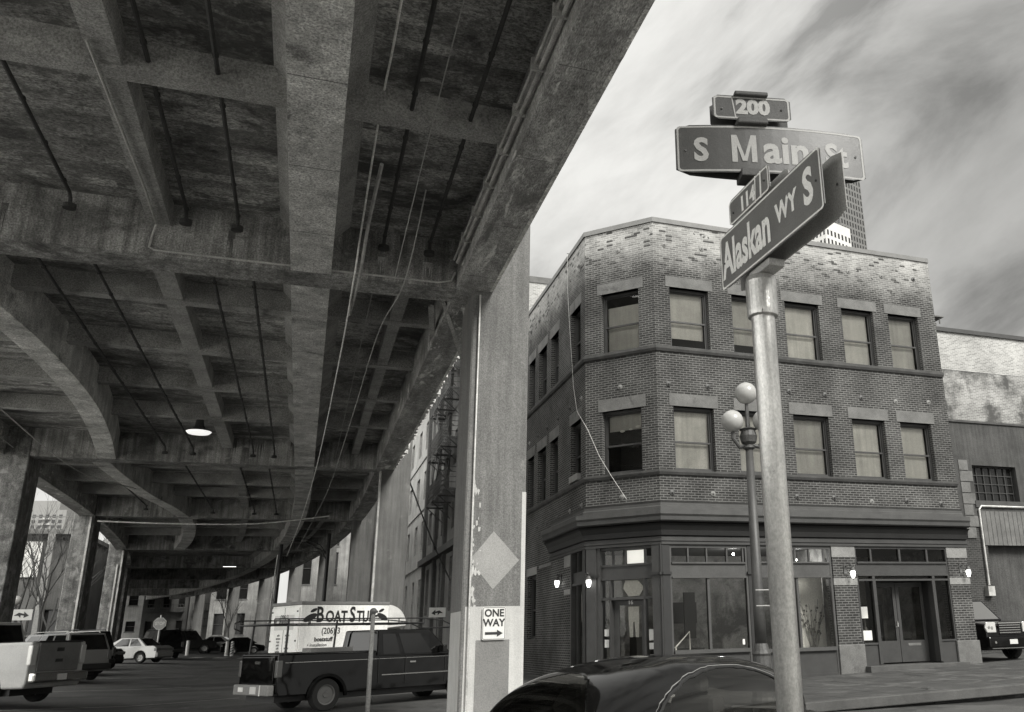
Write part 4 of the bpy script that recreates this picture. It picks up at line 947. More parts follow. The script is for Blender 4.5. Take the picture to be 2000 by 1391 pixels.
# Alaskan Wy S pair, parallel to the viaduct; reads towards the south end
AZA = 180
as_ = thing('alaskan_way_sign', 'dark street name sign reading Alaskan Wy S, seen at a steep angle', 'street sign', (PX, PY, g(PX, PY)))
pl3, d3, n3, K3 = signplate(as_, 'sign_plate', .165, 3.305, .925, .285, m_signd, m_signb, AZA, .045)
lettering('Alaskan', -.2, -.01, .245, .008, pl3, K3, d3, root=as_, sx=.62)
lettering('WY', .175, -.0, .125, .005, pl3, K3, d3, root=as_, sx=.85)
lettering('S', .355, .0, .215, .008, pl3, K3, d3, root=as_, sx=.75)
signplate(as_, 'rear_plate', .165, 3.305, .925, .285, m_signb, m_signb, AZA, -.055, border=False)
ps_ = thing('small_number_sign', 'little paint-streaked number sign above the Alaskan sign, seen almost edge on', 'street sign', (PX, PY, g(PX, PY)))
pl4, d4, n4, K4 = signplate(ps_, 'sign_plate', .02, 3.52, .40, .135, m_signd, m_signb, AZA, .045, r_=.018)
lettering('114', -.01, -.01, .1, .0045, pl4, K4, d4, root=ps_)
b = MB(); b.quad(K4(.06, -.065, .0018), K4(.068, -.065, .0018), K4(.08, .065, .0018), K4(.07, .065, .0018)); b.quad(K4(.11, -.065, .0018), K4(.125, -.065, .0018), K4(.13, .065, .0018), K4(.118, .065, .0018)); b.build('paint_run', m_letter, pl4)
signplate(ps_, 'rear_plate', .02, 3.52, .40, .135, m_signb, m_signb, AZA, -.055, border=False, r_=.018)

# ================================================================ GLOBE STREET LAMPS
def globe_lamp(label, loc, angs=(-12, 78, 168, 258), s=1.0):
    t = thing('street_lamp', label, 'street lamp', loc, 0, 'cast iron street lamps with white globes')
    b = MB(); b.lathe([(.26, 0), (.27, .1), (.24, .16), (.24, .5), (.27, .55), (.25, .62), (.2, .7), (.18, .95), (.2, 1.0), (.17, 1.06), (.13, 1.2)], (0, 0, 0), 14); b.build('base', m_iron, t, smooth=False)
    b = MB(); b.lathe([(.125, 1.2), (.12, 2.0), (.085, 5.1*s)], (0, 0, 0), 18); b.build('shaft', m_iron2, t, smooth=True)
    H_ = 5.1*s
    b = MB(); b.lathe([(.09, H_), (.14, H_+.03), (.1, H_+.1), (.17, H_+.16), (.2, H_+.3), (.16, H_+.42), (.2, H_+.46), (.1, H_+.5)], (0, 0, 0), 16); b.build('capital', m_iron, t)
    cs = []
    for k in angs:
        a = R(k); r_ = .36; c = (r_*math.cos(a), r_*math.sin(a), H_+.72)
        b = MB(); b.tube([(0, 0, H_+.12), (r_*.6*math.cos(a), r_*.6*math.sin(a), H_+.05), (r_*math.cos(a), r_*math.sin(a), H_+.25), (r_*math.cos(a), r_*math.sin(a), H_+.5)], [.06, .05, .045, .045], 8)
        b.lathe([(.05, -.26), (.12, -.2), (.13, -.14), (.1, -.12)], c, 12); b.build('arm', m_iron, t); cs.append(c)
    b = MB(); b.tube([(0, 0, H_+.4), (0, 0, H_+1.05)], [.06, .04], 8); b.lathe([(.04, -.24), (.12, -.2), (.13, -.13), (.1, -.11)], (0, 0, H_+1.3), 12); b.build('arm', m_iron, t)
    for c in cs+[(0, 0, H_+1.3)]:
        b = MB(); b.sphere((c[0], c[1], c[2]-(.08 if c[0] else 0)), .25, 24); b.build('globe', m_globe, t, smooth=True)
    return t
m_iron2 = surf('painted_iron_shaft', .045, .5, .3, 3, .2, 60, .15)
gl = globe_lamp('three globe street lamp behind the sign post, in front of the corner shop', (9.0, 17.0, .14), (172, -28), 1.04)
globe_lamp('street lamp whose globes show at the left edge by the parked trucks', (-15.3, 60.0, .6), (200, 20), .6)
globe_lamp('distant street lamp beyond the boat supply truck, between two columns', (1.0, 69.0, .5), s=.48)
# parking sign strapped to the near lamp
t = thing('parking_sign', 'small parking permit sign strapped to the globe street lamp', 'sign', (9.16, 16.78, 0))
b = MB(); b.box(-.01, .3, -.006, 0, 2.0, 2.46); b.build('sign_plate', m_signw, t)
b = MB(); b.box(-.33, -.01, -.004, -.001, 2.08, 2.1); b.box(-.33, -.01, -.004, -.001, 2.4, 2.42); b.build('strap', m_galv, t)
b = MB(); b.lathe([(.0, -.0085), (.06, -.0085), (.06, -.0065)], (.2, 0, 2.36), 18, 'y'); b.build('disc_mark', m_blackp, t)
text('P', .075, m_signw, t, frame4((9.36, 16.7703, 2.36), FX, FZ), bold=.002)
for k, (s_, z) in enumerate((('PAY', 2.25), ('TO', 2.19), ('PARK', 2.13))): text(s_, .055, m_blackp, t, frame4((9.31, 16.7735, z), FX, FZ), bold=.001)
b = MB(); b.box(.05, .24, -.0085, -.0065, 2.035, 2.05); b.build('arrow', m_blackp, t)

# slim post with a ring at its head in front of the black pickup
t = thing('meter_post', 'slim grey post with a round head standing before the black pickup', 'post', (1.19, 16.45, 0))
b = MB(); b.tube([(0, 0, -.1), (-.02, 0, 2.05)], [.04, .036], 12); b.build('pole', m_stone, t, smooth=True)
b = MB(); b.lathe([(.0, -.05), (.06, -.03), (.06, .03), (.0, .05)], (-.02, 0, 2.09), 14, 'y'); b.build('head', m_iron, t)

# ================================================================ OTHER BUILDINGS
m_bld1 = brick('far_brick', .09, .07, .12, grain=.25)
m_bld2 = surf('stucco_pale', .34, .9, .3, .6, .2, 12, .2, streak=.2)
m_bld3 = surf('stucco_mid', .16, .9, .3, .5, .2, 12, .2, streak=.2)
m_bld4 = surf('stucco_dark', .07, .9, .35, .5, .2, 12, .2, streak=.2)
m_bld5 = surf('stucco_weathered', .2, .9, .35, .6, .3, 12, .2, streak=.3)
m_tower = surf('condo_concrete', .2, .9, .1, .1, .1, 5, .0)
def box_building(name, label, x0, x1, y0, y1, z1, m, faces='SW', rows=(), cols=3, w_=.6, roofm=None, sill=True, cat='building', group=None, z0=-.5, glassm=None, rz=0, origin=None):
    """plain block with real window recesses on the south and/or west and/or east side; rows: (z0,z1)"""
    t = thing(name, label, cat, (0, 0, 0), 0, group)
    FF = {'S': Face((x0, y0), (x1, y0)), 'E': Face((x1, y0), (x1, y1)), 'N': Face((x1, y1), (x0, y1)), 'W': Face((x0, y1), (x0, y0))}
    b = MB(); wins = []
    for k, F in FF.items():
        ops = []
        if k in faces:
            nc = max(1, round(F.L/cols)); pitch = F.L/nc
            for i in range(nc):
                for (a, c) in rows:
                    u = pitch*(i+.5); ops.append((u-pitch*w_/2, u+pitch*w_/2, a, c))
            wins += [(F, o) for o in ops]
        F.wall(b, z0, z1, ops, depth=.3)
    b.build('wall', m, t)
    b = MB(); b.box(x0-.15, x1+.15, y0-.15, y1+.15, z1, z1+.35); b.build('roof', roofm or m, t)
    for F, (a, c, e, f) in wins[:100]:
        q = MB(); F.box(q, a, c, -.33, -.302, e, f); wo = q.build('window', glassm or m_darkwin, t)
        q = MB(); F.box(q, a, a+.08, -.3, -.2, e, f); F.box(q, c-.08, c, -.3, -.2, e, f); F.box(q, a+.08, c-.08, -.3, -.2, (e+f)/2-.04, (e+f)/2+.04); F.box(q, a+.08, c-.08, -.3, -.2, f-.08, f); F.box(q, a+.08, c-.08, -.3, -.2, e, e+.08)
        q.build('frame', m_frame, wo)
        if sill: q = MB(); F.box(q, a-.1, c+.1, -.28, .08, e-.14, e); q.build('sill', m_stone, wo)
    return t
# building with the fire escape, north of the alley: a dark bay and a paler bay
XB = 8.22
t = thing('fire_escape_building', 'five storey old building behind the viaduct columns with an iron fire escape on its front', 'building', (XB, 43.2, 0))
FB1 = Face((XB, 67.8), (XB, 43.2)); FB2 = Face((XB, 85.2), (XB, 67.8))
rowsB = [(16.1, 18.3), (12.1, 14.3), (8.1, 10.4)]
b = MB(); ops2 = []
for (a, c) in rowsB:
    for y in (68.9, 73.4, 78.8): ops2.append((85.2-y-1.9, 85.2-y, a, c))
for y in (69.5, 73.6, 78.8): ops2.append((85.2-y-1.5, 85.2-y, 2.0, 6.0))
FB2.wall(b, -.5, 20.3, ops2, .35); b.build('wall', m_bld2, t, world=True)
b = MB(); FB2.box(b, 0, 17.4, 0, .12, 6.9, 7.05); FB2.box(b, 0, 17.4, 0, .1, 11.2, 11.3); FB2.box(b, 0, 17.4, 0, .1, 15.3, 15.4); FB2.box(b, -.1, 17.4, 0, .25, 19.6, 19.8); FB2.box(b, -.1, 17.4, 0, .35, 20.15, 20.5); b.build('band_moulding', m_bld2, t, world=True)
b = MB(); ops1 = []
ycs = [(45, 46.4), (47.4, 48.8), (51.6, 53), (54, 55.4), (58.4, 59.9), (61.0, 62.5), (64.8, 66.4)]
for (a, c) in rowsB+[(3.2, 6.4)]:
    for y0_, y1_ in ycs: ops1.append((67.8-y1_, 67.8-y0_, a, c))
FB1.wall(b, -.5, 20.3, ops1, .4); FS1 = Face((XB, 43.2), (30, 43.2)); b.build('wall', m_bld3, t, world=True)
b = MB(); FS1.wall(b, -.5, 20.0, [], .3); b.build('side_wall', m_brickw, t, world=True)
b = MB(); FS1.box(b, -.1, 22, -.4, .05, 20.0, 20.35); FB1.box(b, 0, 24.7, -.4, .3, 20.0, 20.4); b.build('parapet_cap', m_stone, t, world=True)
b = MB(); b.box(XB+.2, 29, 43.4, 85.2, 19.5, 19.6); b.box(XB+.3, 29, 84.9, 85.15, 0, 19.5); b.build('roof', m_stoned, t, world=True)
for F, ops, wl in ((FB2, ops2, .5), (FB1, ops1, .0)):
    for (a, c, e, f) in ops:
        q = MB(); F.box(q, a, c, -.42, -.38, e, f); wo = q.build('window', m_darkwin, t, world=True)
        q = MB(); F.box(q, a, a+.1, -.36, -.26, e, f); F.box(q, c-.1, c, -.36, -.26, e, f); F.box(q, a+.1, c-.1, -.36, -.26, (e+f)/2-.05, (e+f)/2+.05); q.build('frame', m_stone if F is FB2 else m_trim, wo, world=True)
for u in (0.1, 5.8, 10.2, 14.9, 19.5, 24.0):
    b = MB(); FB1.box(b, u, u+.6, 0, .22, 0, 20); b.build('pilaster', m_bld4, t, world=True)
b = MB(); FB1.box(b, 0, 24.6, .0, .5, 6.7, 7.1); b.build('shopfront_cornice', m_bld4, t, world=True)
# iron fire escape
fe = MB()
def rail(b, y0, y1, z, x0=7.1):
    for k in range(4): b.tube([(x0, y0, z+.3*(k+1)), (x0, y1, z+.3*(k+1))], .02, 4)
    for k in range(int((y1-y0)/.3)+1): b.tube([(x0, y0+.3*k, z), (x0, y0+.3*k, z+1.2)], .015, 4)
    for k in range(4):
        for yy in (y0, y1): b.tube([(x0, yy, z+.3*(k+1)), (XB, yy, z+.3*(k+1))], .02, 4)
for i, z in enumerate((9.9, 12.9, 15.9, 18.6)):
    b = MB()
    for k in range(12): b.box(7.05+.1*k, 7.09+.1*k, 50.5, 58.8, z-.04, z)
    for yy in (50.5, 53.2, 56, 58.7): b.box(7.0, XB, yy, yy+.07, z-.14, z-.04); b.tube([(7.1, yy, z-.1), (XB, yy, z-1.1)], .03, 4)
    rail(b, 50.5, 58.8, z); b.build('fire_escape_platform', m_iron, t, world=True)
    if i < 3:
        b = MB(); y0_, y1_ = (57.9, 54.6) if i % 2 == 0 else (54.6, 57.9)
        for xx in (7.3, 7.9): b.bar((xx, y0_, z), (xx, y1_, z+3.0), .05, .14)
        for k in range(11): yy = y0_+(y1_-y0_)*k/11; b.box(7.3, 7.9, yy-.1, yy+.1, z+3.0*k/11-.02, z+3.0*k/11+.02)
        b.tube([(7.2, y0_, z+.9), (7.2, y1_, z+3.9)], .025, 4); b.build('fire_escape_stair', m_iron, t, world=True)
b = MB()
for y in (58.75, 58.2):
    b.tube([(7.1, y, 9.9), (7.1, y, 21.2), (7.4, y, 21.6), (XB+.3, y, 21.6)], .03, 5)
k = 10.2
while k < 21: b.tube([(7.1, 58.2, k), (7.1, 58.75, k)], .018, 4); k += .35
b.build('ladder', m_iron, t, world=True)
b = MB(); b.lathe([(.16, 0), (.2, 0), (.2, .04), (.16, .04)], (6.6, 53.2, 16.1), 14, 'y'); b.build('hanging_ring', m_iron, t, world=True)
b = MB(); b.tube([(3.98, 40, 8.45), (5.2, 45, 7.6), (6.6, 50, 6.4), (8.1, 54, 4.9)], .035, 5); tag(b.build('guy_wire', m_iron), 'dark wire slanting from the second column to the building front', 'cable')
# neighbour east of the corner building: pale whitewashed upper wall, dark lower wall
t = thing('warehouse_wall_building', 'low warehouse right of the corner building with a whitewashed upper wall and steel window', 'building', (21.6, 31, 0))
FNB = Face((21.6, 31), (60, 31)); u0 = 27.6-21.6
m_brickp = brick('peeling_whitewash_brick', .27, .16, .38, grain=.3, stain=.3, patch=(.07, .55, .44, .58))
b = MB(); FNB.wall(b, 10.45, 12.9, [], .2); b.build('upper_wall', m_brickp, t, world=True)
b = MB(); FNB.wall(b, 12.9, 14.75, [], .2, o=.02); b.build('whitewashed_band', m_brickw, t, world=True)
b = MB(); FNB.wall(b, 6.0, 10.45, [(u0, u0+2.5, 6.85, 8.45)], .35, o=.03); b.build('middle_wall', m_midwall, t, world=True)
b = MB(); FNB.wall(b, -.3, 6.0, [(u0+.3, u0+3.6, .2, 4.9)], .4, o=.0); b.build('lower_wall', m_brickd, t, world=True)
b = MB(); FNB.box(b, 0, 38, -.3, .12, 14.75, 14.95); b.build('parapet_cap', m_trim, t, world=True)
b = MB(); FNB.box(b, 0, 38, .0, .1, 10.4, 10.5); FNB.box(b, u0-.1, 30, .0, .09, 6.55, 6.85); b.build('ledge', m_stoned, t, world=True)
b = MB()
for k in range(7): FNB.box(b, 5.25, 5.75+(k % 2)*.2, .0, .06, 5.2+.5*k, 5.66+.5*k)
b.build('stone_quoins', m_stone, t, world=True)
q = MB(); FNB.box(q, u0, u0+2.5, -.3, -.28, 6.85, 8.45); wo = q.build('window', m_darkwin, t, world=True)
q = MB()
for k in range(7): FNB.box(q, u0+k*.4, u0+k*.4+.035, -.28, -.22, 6.85, 8.45)
for k in range(5): FNB.box(q, u0, u0+2.5, -.275, -.225, 6.85+k*.39, 6.885+k*.39)
q.build('frame', m_trim, wo, world=True)
b = MB(); FNB.box(b, u0+.3, u0+3.6, -.42, -.38, .2, 4.9); b.build('door', m_midwall, t, world=True)
b = MB(); FNB.box(b, u0+.1, 32, .0, .04, 4.9, 6.4)
for k in range(40): FNB.box(b, u0+.15+k*.25, u0+.2+k*.25, .04, .06, 4.9, 6.4)
b.build('corrugated_fascia', m_stone, t, world=True)
b = MB(); b.tube([(28.9+1.6, 30.9, 6.6), (27.75, 30.9, 6.6), (27.62, 30.9, 6.45), (27.6, 30.9, 3.2)], .05, 8); b.build('conduit', m_conduit, t, world=True)
b = MB(); b.box(27.4, 27.75, 30.75, 31, 2.75, 3.15); b.lathe([(.0, -.25), (.12, -.22), (.13, -.1)], (27.65, 31, 2.95), 14, 'y'); b.build('electric_meter', m_conduit, t, world=True)
b = MB(); b.tube([(21.75, 30.8, 9.0), (21.75, 30.8, 11.5)], .06, 8); b.box(21.6, 22.1, 30.6, 31, 11.5, 11.6); b.build('downpipe', m_conduit, t, world=True)
b = MB(); b.box(25.8, 26.9, 31.2, 32.0, 14.95, 15.25); b.box(25.5, 27.2, 31.0, 32.2, 15.5, 15.56)
for x in (25.7, 26.4, 27.0): b.box(x, x+.05, 31.1, 31.15, 15.2, 15.5)
b.build('roof_vent', m_stone, t, world=True)
# skyscrapers over the roof
def tower(name, label, x, y, w_, dpt, h, m, rows, cols, cat='tower'):
    t = thing(name, label, cat, (x, y, 0), R(18))
    b = MB(); b.box(-w_/2, w_/2, -dpt/2, dpt/2, 0, h); b.build('wall', m, t)
    b = MB()
    for r_ in range(rows):
        z = h-3-r_*(h*.6/rows)
        for k in range(cols):
            a = -w_/2+(k+.3)*w_/cols; b.box(a, a+w_/cols*.45, -dpt/2-.05, -dpt/2+.1, z-1.6, z)
            a = -dpt/2+(k+.3)*dpt/cols; b.box(-w_/2-.05, -w_/2+.1, a, a+dpt/cols*.45, z-1.6, z)
    o_ = b.build('window_grid', m_darkwin, t); o_['kind'] = 'stuff'
    return t
m_gridt = surf('grid_tower_stone', .13, .8, .1, .05, .1, 3, 0)
m_whitet = surf('white_tower', .5, .8, .08, .05, .1, 3, 0)
m_stripet = surf('striped_tower', .4, .8, .1, .05, .1, 3, 0)
tower('office_tower', 'tall dark gridded office tower behind the street signs', 159.0, 227, 13, 13, 163, m_gridt, 40, 9)
tower('hotel_tower', 'white balcony tower just above the corner building roof', 131, 193, 11, 9, 110.8, m_whitet, 24, 7)
tp = tower('curved_band_tower', 'pale banded tower partly hidden behind the street signs', 116, 200, 15, 12, 111, m_stripet, 12, 1)
# a clutter of aerials on the corner roof
t = thing('roof_antenna', 'small aerial poking above the left parapet of the corner building', 'antenna', (8.75, 30.2, 14.6))
b = MB(); b.tube([(0, 0, 0), (0, 0, 1.35)], .02, 5); b.tube([(-.25, 0, 1.25), (.25, 0, 1.3)], .012, 4); b.tube([(-.2, 0, 1.05), (.2, 0, 1.15)], .012, 4); b.tube([(.3, 0, 0), (0, 0, .9)], .015, 4); b.build('mast', m_iron, t)
# buildings seen between the columns along the curving street
box_building('pale_stone_building', 'pale building between the third and fourth columns, above the boat truck', -1.6, 14, 121, 140, 17, m_bld5, 'SW', [(3, 6.5), (8.6, 12.6), (13.4, 16)], 3.4, .5)
box_building('light_corner_block', 'pale block with tall windows beyond the distant columns', -12.5, -4.2, 146, 165, 18, m_bld5, 'SE', [(3, 6), (8, 11), (12.5, 16)], 2.6, .5)
box_building('brick_row_building', 'narrow brick building between the second and third right hand columns', 5.2, 16, 88.5, 112, 16, m_bld1, 'SW', [(2.5, 5.2), (7.5, 9.2), (10.6, 12.6)], 3.6, .5)
eb = [('end_block', 'pale plastered block closing the street, left of the stop sign', -30, -23.4, 164, 176, 13, m_bld2, [(4, 5.6), (8, 9.8)], 3.3, .4),
      ('balcony_building', 'brown balcony building closing the street behind the stop sign', -23.2, -16.8, 161, 174, 13, m_bld4, [(2, 5.5), (7.5, 10.8)], 2.1, .45),
      ('end_facade', 'plain facade with narrow dark windows at the end of the street', -16.6, -11.2, 160, 172, 14, m_bld3, [(.9, 3.2), (5.2, 8.6), (10.2, 12.4)], 2.6, .35),
      ('dark_end_building', 'darkest building at the far end below the deck', -11, -8.2, 156, 168, 14, m_bld4, [(3, 6), (8, 12)], 1.8, .5)]
for nm_, lb, x0, x1, y0, y1, h, m, rw, cl, ww in eb:
    t = box_building(nm_, lb, x0, x1, y0, y1, h, m, 'S', rw, cl, ww)
    if 'balcony' in nm_ or 'facade' in nm_:
        for z in (6.9, 4.6 if 'facade' in nm_ else 10.9):
            b = MB(); b.box(x0+.6, x1-.6, y0-1.2, y0-.0, z-.15, z); 
            for k in range(12): xx = x0+.6+(x1-x0-1.2)*k/11; b.box(xx-.03, xx+.03, y0-1.2, y0-1.15, z, z+1)
            b.box(x0+.6, x1-.6, y0-1.22, y0-1.13, z+1, z+1.08); b.build('balcony', m_iron, t)
# market hall with banner panels at the far left and the pale condo tower behind it
t = box_building('banner_hall', 'long dark hall with pale banner panels high on its wall behind the left columns', -40, -17.6, 88, 110, 10.6, m_bld4, 'S', [(1.2, 4.8)], 4.2, .5)
for x in (-22.0, -18.3, -29, -35):
    b = MB(); b.box(x, x+1.25, 87.8, 87.95, 7.4, 10.3); b.build('banner', m_panel, t)
b = MB()
for x in (-20.3, -25.9, -30.9): b.box(x, x+.5, 87.2, 87.98, -.3, 10.9)
b.build('buttress', m_bld3, t)
b = MB(); b.box(-40, -17.4, 87.3, 87.9, 10.9, 11.3)
for k in range(28): b.box(-40+k*.8, -39.95+k*.8, 87.3, 87.35, 11.3, 12.3)
b.box(-40, -17.4, 87.3, 87.36, 12.3, 12.38); b.build('roof_railing', m_stone, t)
t = thing('condo_tower', 'pale condominium tower with a grid of windows behind the left columns', 'tower', (-148, 624, 0), R(-12)); t.scale = (2, 2, 2)
b = MB(); b.box(-13, 9, -8, 8, 0, 40); b.box(-9, 6, -6, 6, 40, 43); b.box(9, 12, -6, 8, 0, 37); b.build('wall', m_tower, t)
b = MB()
for r_ in range(16):
    for k in range(12): b.box(-12.4+k*1.78, -11.5+k*1.78, -8.06, -7.9, 14.5+r_*1.55, 15.4+r_*1.55)
o_ = b.build('window_grid', m_darkwin, t); o_['kind'] = 'stuff'
b = MB()
for r_ in range(16): b.box(-13, -10.6, -8.6, -8, 13.9+r_*1.55, 14.35+r_*1.55); b.box(3.0, 5.2, -8.6, -8, 13.9+r_*1.55, 14.35+r_*1.55)
b.build('balcony', m_bld2, t)

# ================================================================ TREES (bare)
def bare_tree(label, x, y, h, seed, spread=.5, lean=(0, 0)):
    rr = random.Random(seed); t = thing('bare_tree', label, 'tree', (x, y, g(x, y)), 0, 'bare trees beyond the parking area')
    tr = MB(); br = MB()
    def grow(p, d, L_, r_, lv):
        pts = [p]; q = Vector(p); dd = Vector(d)
        for k in range(4):
            dd = (dd+Vector((rr.uniform(-.12, .12), rr.uniform(-.12, .12), .06))).normalized(); q = q+dd*L_/4; pts.append(tuple(q))
        (tr if lv < 1 else br).tube(pts, [r_*(1-.12*k) for k in range(5)], 6 if lv < 2 else 3, caps=False)
        if lv < 5:
            n_ = 3 if lv < 4 else 2
            for k in range(n_):
                a = rr.uniform(0, 6.28); s_ = rr.uniform(.35, .8)*spread*2
                nd = (dd+Vector((math.cos(a)*s_, math.sin(a)*s_, rr.uniform(-.05, .25)))).normalized()
                grow(pts[rr.choice((2, 3, 4))], nd, L_*rr.uniform(.6, .85), r_*.55, lv+1)
    grow((lean[0]*0, 0, -.1), (lean[0], lean[1], 1), h*.36, .13, 0)
    tr.build('trunk', m_bark, t); br.build('crown', m_bark, t)
bare_tree('bare street tree in front of the banner hall, furthest left', -16.2, 72, 12, 3)
bare_tree('bare street tree between the two nearest left columns', -17.8, 80, 13, 5)
bare_tree('thin bare tree rising against the condo tower', -20.5, 84, 15, 9)
bare_tree('low bushy bare tree beside the leftmost column', -15.2, 62, 8, 12, .7)
bare_tree('small bare tree by the far right columns', -8.3, 128, 9, 21)
# ================================================================ VEHICLES
def wheel(parent, x, y, r, side, wd=.22, rim_m=None, holes=True):
    """side +1 = left; returns tyre with rim"""
    s_ = side; b = MB()
    b.lathe([(r*.62, -wd/2), (r*.94, -wd/2), (r, -wd/2+.04), (r, wd/2-.04), (r*.94, wd/2), (r*.62, wd/2)], (x, y, r), 32, 'y', caps=False); ty = b.build('wheel', m_tyre, parent, fixn=True)
    o_ = wd/2*s_; b = MB()
    b.lathe([(.0, o_*.75), (r*.16, o_*.8), (r*.2, o_*.55), (r*.5, o_*.45), (r*.56, o_*.9), (r*.64, o_*.98), (r*.64, o_*.6)], (x, y, r), 28, 'y')
    b.build('rim', rim_m or m_silver, ty, fixn=True)
    if holes:
        b = MB()
        for k in range(6):
            a = k*math.pi/3; b.lathe([(.0, o_*.53), (r*.075, o_*.53)], (x+r*.35*math.cos(a), y, r+r*.35*math.sin(a)), 8, 'y')
        b.build('rim_holes', m_black, ty)
    return ty
def body_side(L, zb_, top, arches, n=14):
    """closed side outline: bottom with wheel arches then the top line (list from front to rear)"""
    P = []; P.append((-L/2, zb_+.12)); P.append((-L/2+.06, zb_))
    for (ax_, ar) in sorted(arches):
        hh = ar; P.append((ax_-ar, zb_))
        for k in range(1, n): a = math.pi-math.pi*k/n; P.append((ax_+ar*math.cos(a), max(zb_, .33+ar*math.sin(a)*.98)) if True else 0)
        P.append((ax_+ar, zb_))
    P.append((L/2-.08, zb_)); P.append((L/2, zb_+.12)); P += top
    return P
def extrude_body(P, W, tuck, zbelt, mat, name, parent, bevel=.05, ends=None):
    """extrude the side outline across the width, easing the sides in above and below the waist"""
    b = MB(); n = len(P)
    def yy(z, x): 
        k = 1-tuck*max(0, (z-zbelt*.62)/(zbelt*.38))**2 if z > zbelt*.62 else 1-.03*(zbelt*.62-z)
        if ends:
            e0, amt = ends; xm = max(abs(x)-e0, 0); k *= 1-amt*xm*xm
        return W/2*k
    vs = [(x, -yy(z, x), z) for x, z in P]+[(x, yy(z, x), z) for x, z in P]
    b.add(vs, [tuple(range(n)), tuple(range(2*n-1, n-1, -1))]+[(i, n+i, n+(i+1) % n, (i+1) % n) for i in range(n)])
    return b.build(name, mat, parent, fixn=True, bevel=bevel, seg=3, smooth=True)
def cabin(parent, base, roof, zb_, zr, wb, wr, mat, panes_side, front=(.06, .94), rear=(.06, .94), name='cabin', bevel=.04, v=(.1, .9), gm=None):
    """tapered cabin; base=(xr,xf) at zb, roof=(xr,xf) at zr. Panes cover fractions of each face"""
    A = [(base[0], -wb, zb_), (base[1], -wb, zb_), (base[1], wb, zb_), (base[0], wb, zb_), (roof[0], -wr, zr), (roof[1], -wr, zr), (roof[1], wr, zr), (roof[0], wr, zr)]
    b = MB(); b.hexa(A); c = b.build(name, mat, parent, fixn=True, bevel=bevel, seg=3, smooth=True)
    A = [Vector(p) for p in A]; gm = gm or m_cglass
    def pane(q, u0, u1, v0, v1, nm='window', sk=0):
        def B(u, v_): return (q[0]*(1-u)+q[1]*u)*(1-v_)+(q[3]*(1-u)+q[2]*u)*v_
        nrm = (q[1]-q[0]).cross(q[3]-q[0]).normalized()*.006
        p = [B(u0, v0)+nrm, B(u1, v0)+nrm, B(u1-(sk if sk > 0 else 0), v1)+nrm, B(u0-(sk if sk < 0 else 0), v1)+nrm]
        k = [x-nrm*2.5 for x in p]
        b = MB(); b.add([tuple(x) for x in p+k], [(0, 1, 2, 3), (7, 6, 5, 4), (0, 4, 5, 1), (1, 5, 6, 2), (2, 6, 7, 3), (3, 7, 4, 0)]); b.build(nm, gm, c, bevel=.0)
    for (u0, u1) in panes_side:
        pane([A[0], A[1], A[5], A[4]], u0, u1, *v); pane([A[2], A[3], A[7], A[6]], 1-u1, 1-u0, *v)
    if front: pane([A[1], A[2], A[6], A[5]], *front, .06, .92, 'windscreen')
    if rear: pane([A[3], A[0], A[4], A[7]], *rear, .1, .9, 'rear_window')
    return c
def boxes(parent, name, m, lst, bevel=0):
    b = MB()
    for q in lst: b.box(*q)
    return b.build(name, m, parent, bevel=bevel)
def each(parent, name, m, lst, bevel=0):
    for q in lst: boxes(parent, name, m, [q], bevel)

m_steel = flat('steel_rim', .13, .4, .2)
m_cglass2 = glass('clear_car_glass', .55, 1.5, .01)
# ---- black pickup with a ladder rack
PK = (-.38, 23.24); azp = 62
t = thing('pickup_truck', 'black extended cab pickup truck with a ladder rack over its bed', 'pickup truck', (0, 0, 0), R(90-azp))
L_, W_ = 6.3, 1.95
fx, fy = math.sin(R(azp)), math.cos(R(azp)); lx, ly = -fy, fx
# origin at body centre on the ground: rear right rail corner is at local (-L/2, -W/2)
cx, cy = PK[0]+fx*L_/2+lx*W_/2, PK[1]+fy*L_/2+ly*W_/2
t.location = (cx, cy, g(cx, cy)-.02)
bed = body_side(L_, .40, [(L_/2-.02, .95), (L_/2-.12, 1.08), (1.9, 1.17), (1.0, 1.2), (-.55, 1.22), (-.55, 1.32), (-L_/2+.0, 1.34)], [(-1.88, .46), (2.15, .45)])
extrude_body(bed, W_, .05, 1.3, m_blk, 'body', t, .05)
boxes(t, 'bed_interior', m_black, [(-L_/2+.06, -.6, -.8, .8, 1.338, 1.345)])
boxes(t, 'tailgate', m_blk, [(-L_/2-.035, -L_/2-.002, -.81, .81, .68, 1.28)], .015)
boxes(t, 'bumper', m_stonel, [(-L_/2-.16, -L_/2-.01, -.88, .88, .42, .66)], .03)
boxes(t, 'number_plate', m_plate, [(-L_/2-.17, -L_/2-.161, -.3, .0, .46, .62)])
each(t, 'bumper_badge', m_white, [(-L_/2-.17, -L_/2-.161, .35, .6, .5, .6), (-L_/2-.17, -L_/2-.161, -.5, -.46, .42, .66)])
each(t, 'tail_lamp', m_tail, [(-L_/2-.03, -L_/2+.1, -.98, -.84, .82, 1.2), (-L_/2-.03, -L_/2+.1, .84, .98, .82, 1.2)], .02)
c = cabin(t, (-.52, 1.85), (-.46, 1.15), 1.18, 1.86, .9, .78, m_blk, [(.08, .30), (.36, .74)], front=(.05, .95), rear=(.12, .88), v=(.1, .84))
boxes(t, 'door_handle', m_chrome, [(.42, .6, -.995, -.965, 1.02, 1.06)])
each(t, 'side_moulding', m_chrome, [(-.4, 2.8, -.985, -.972, .74, .765), (-3.0, 2.8, -.975, -.963, 1.14, 1.15)])
boxes(t, 'door_gap', m_black, [(-.5, -.49, -.981, -.974, .5, 1.2)])
boxes(t, 'door_gap', m_black, [(.3, .31, -.981, -.974, .5, 1.2)])
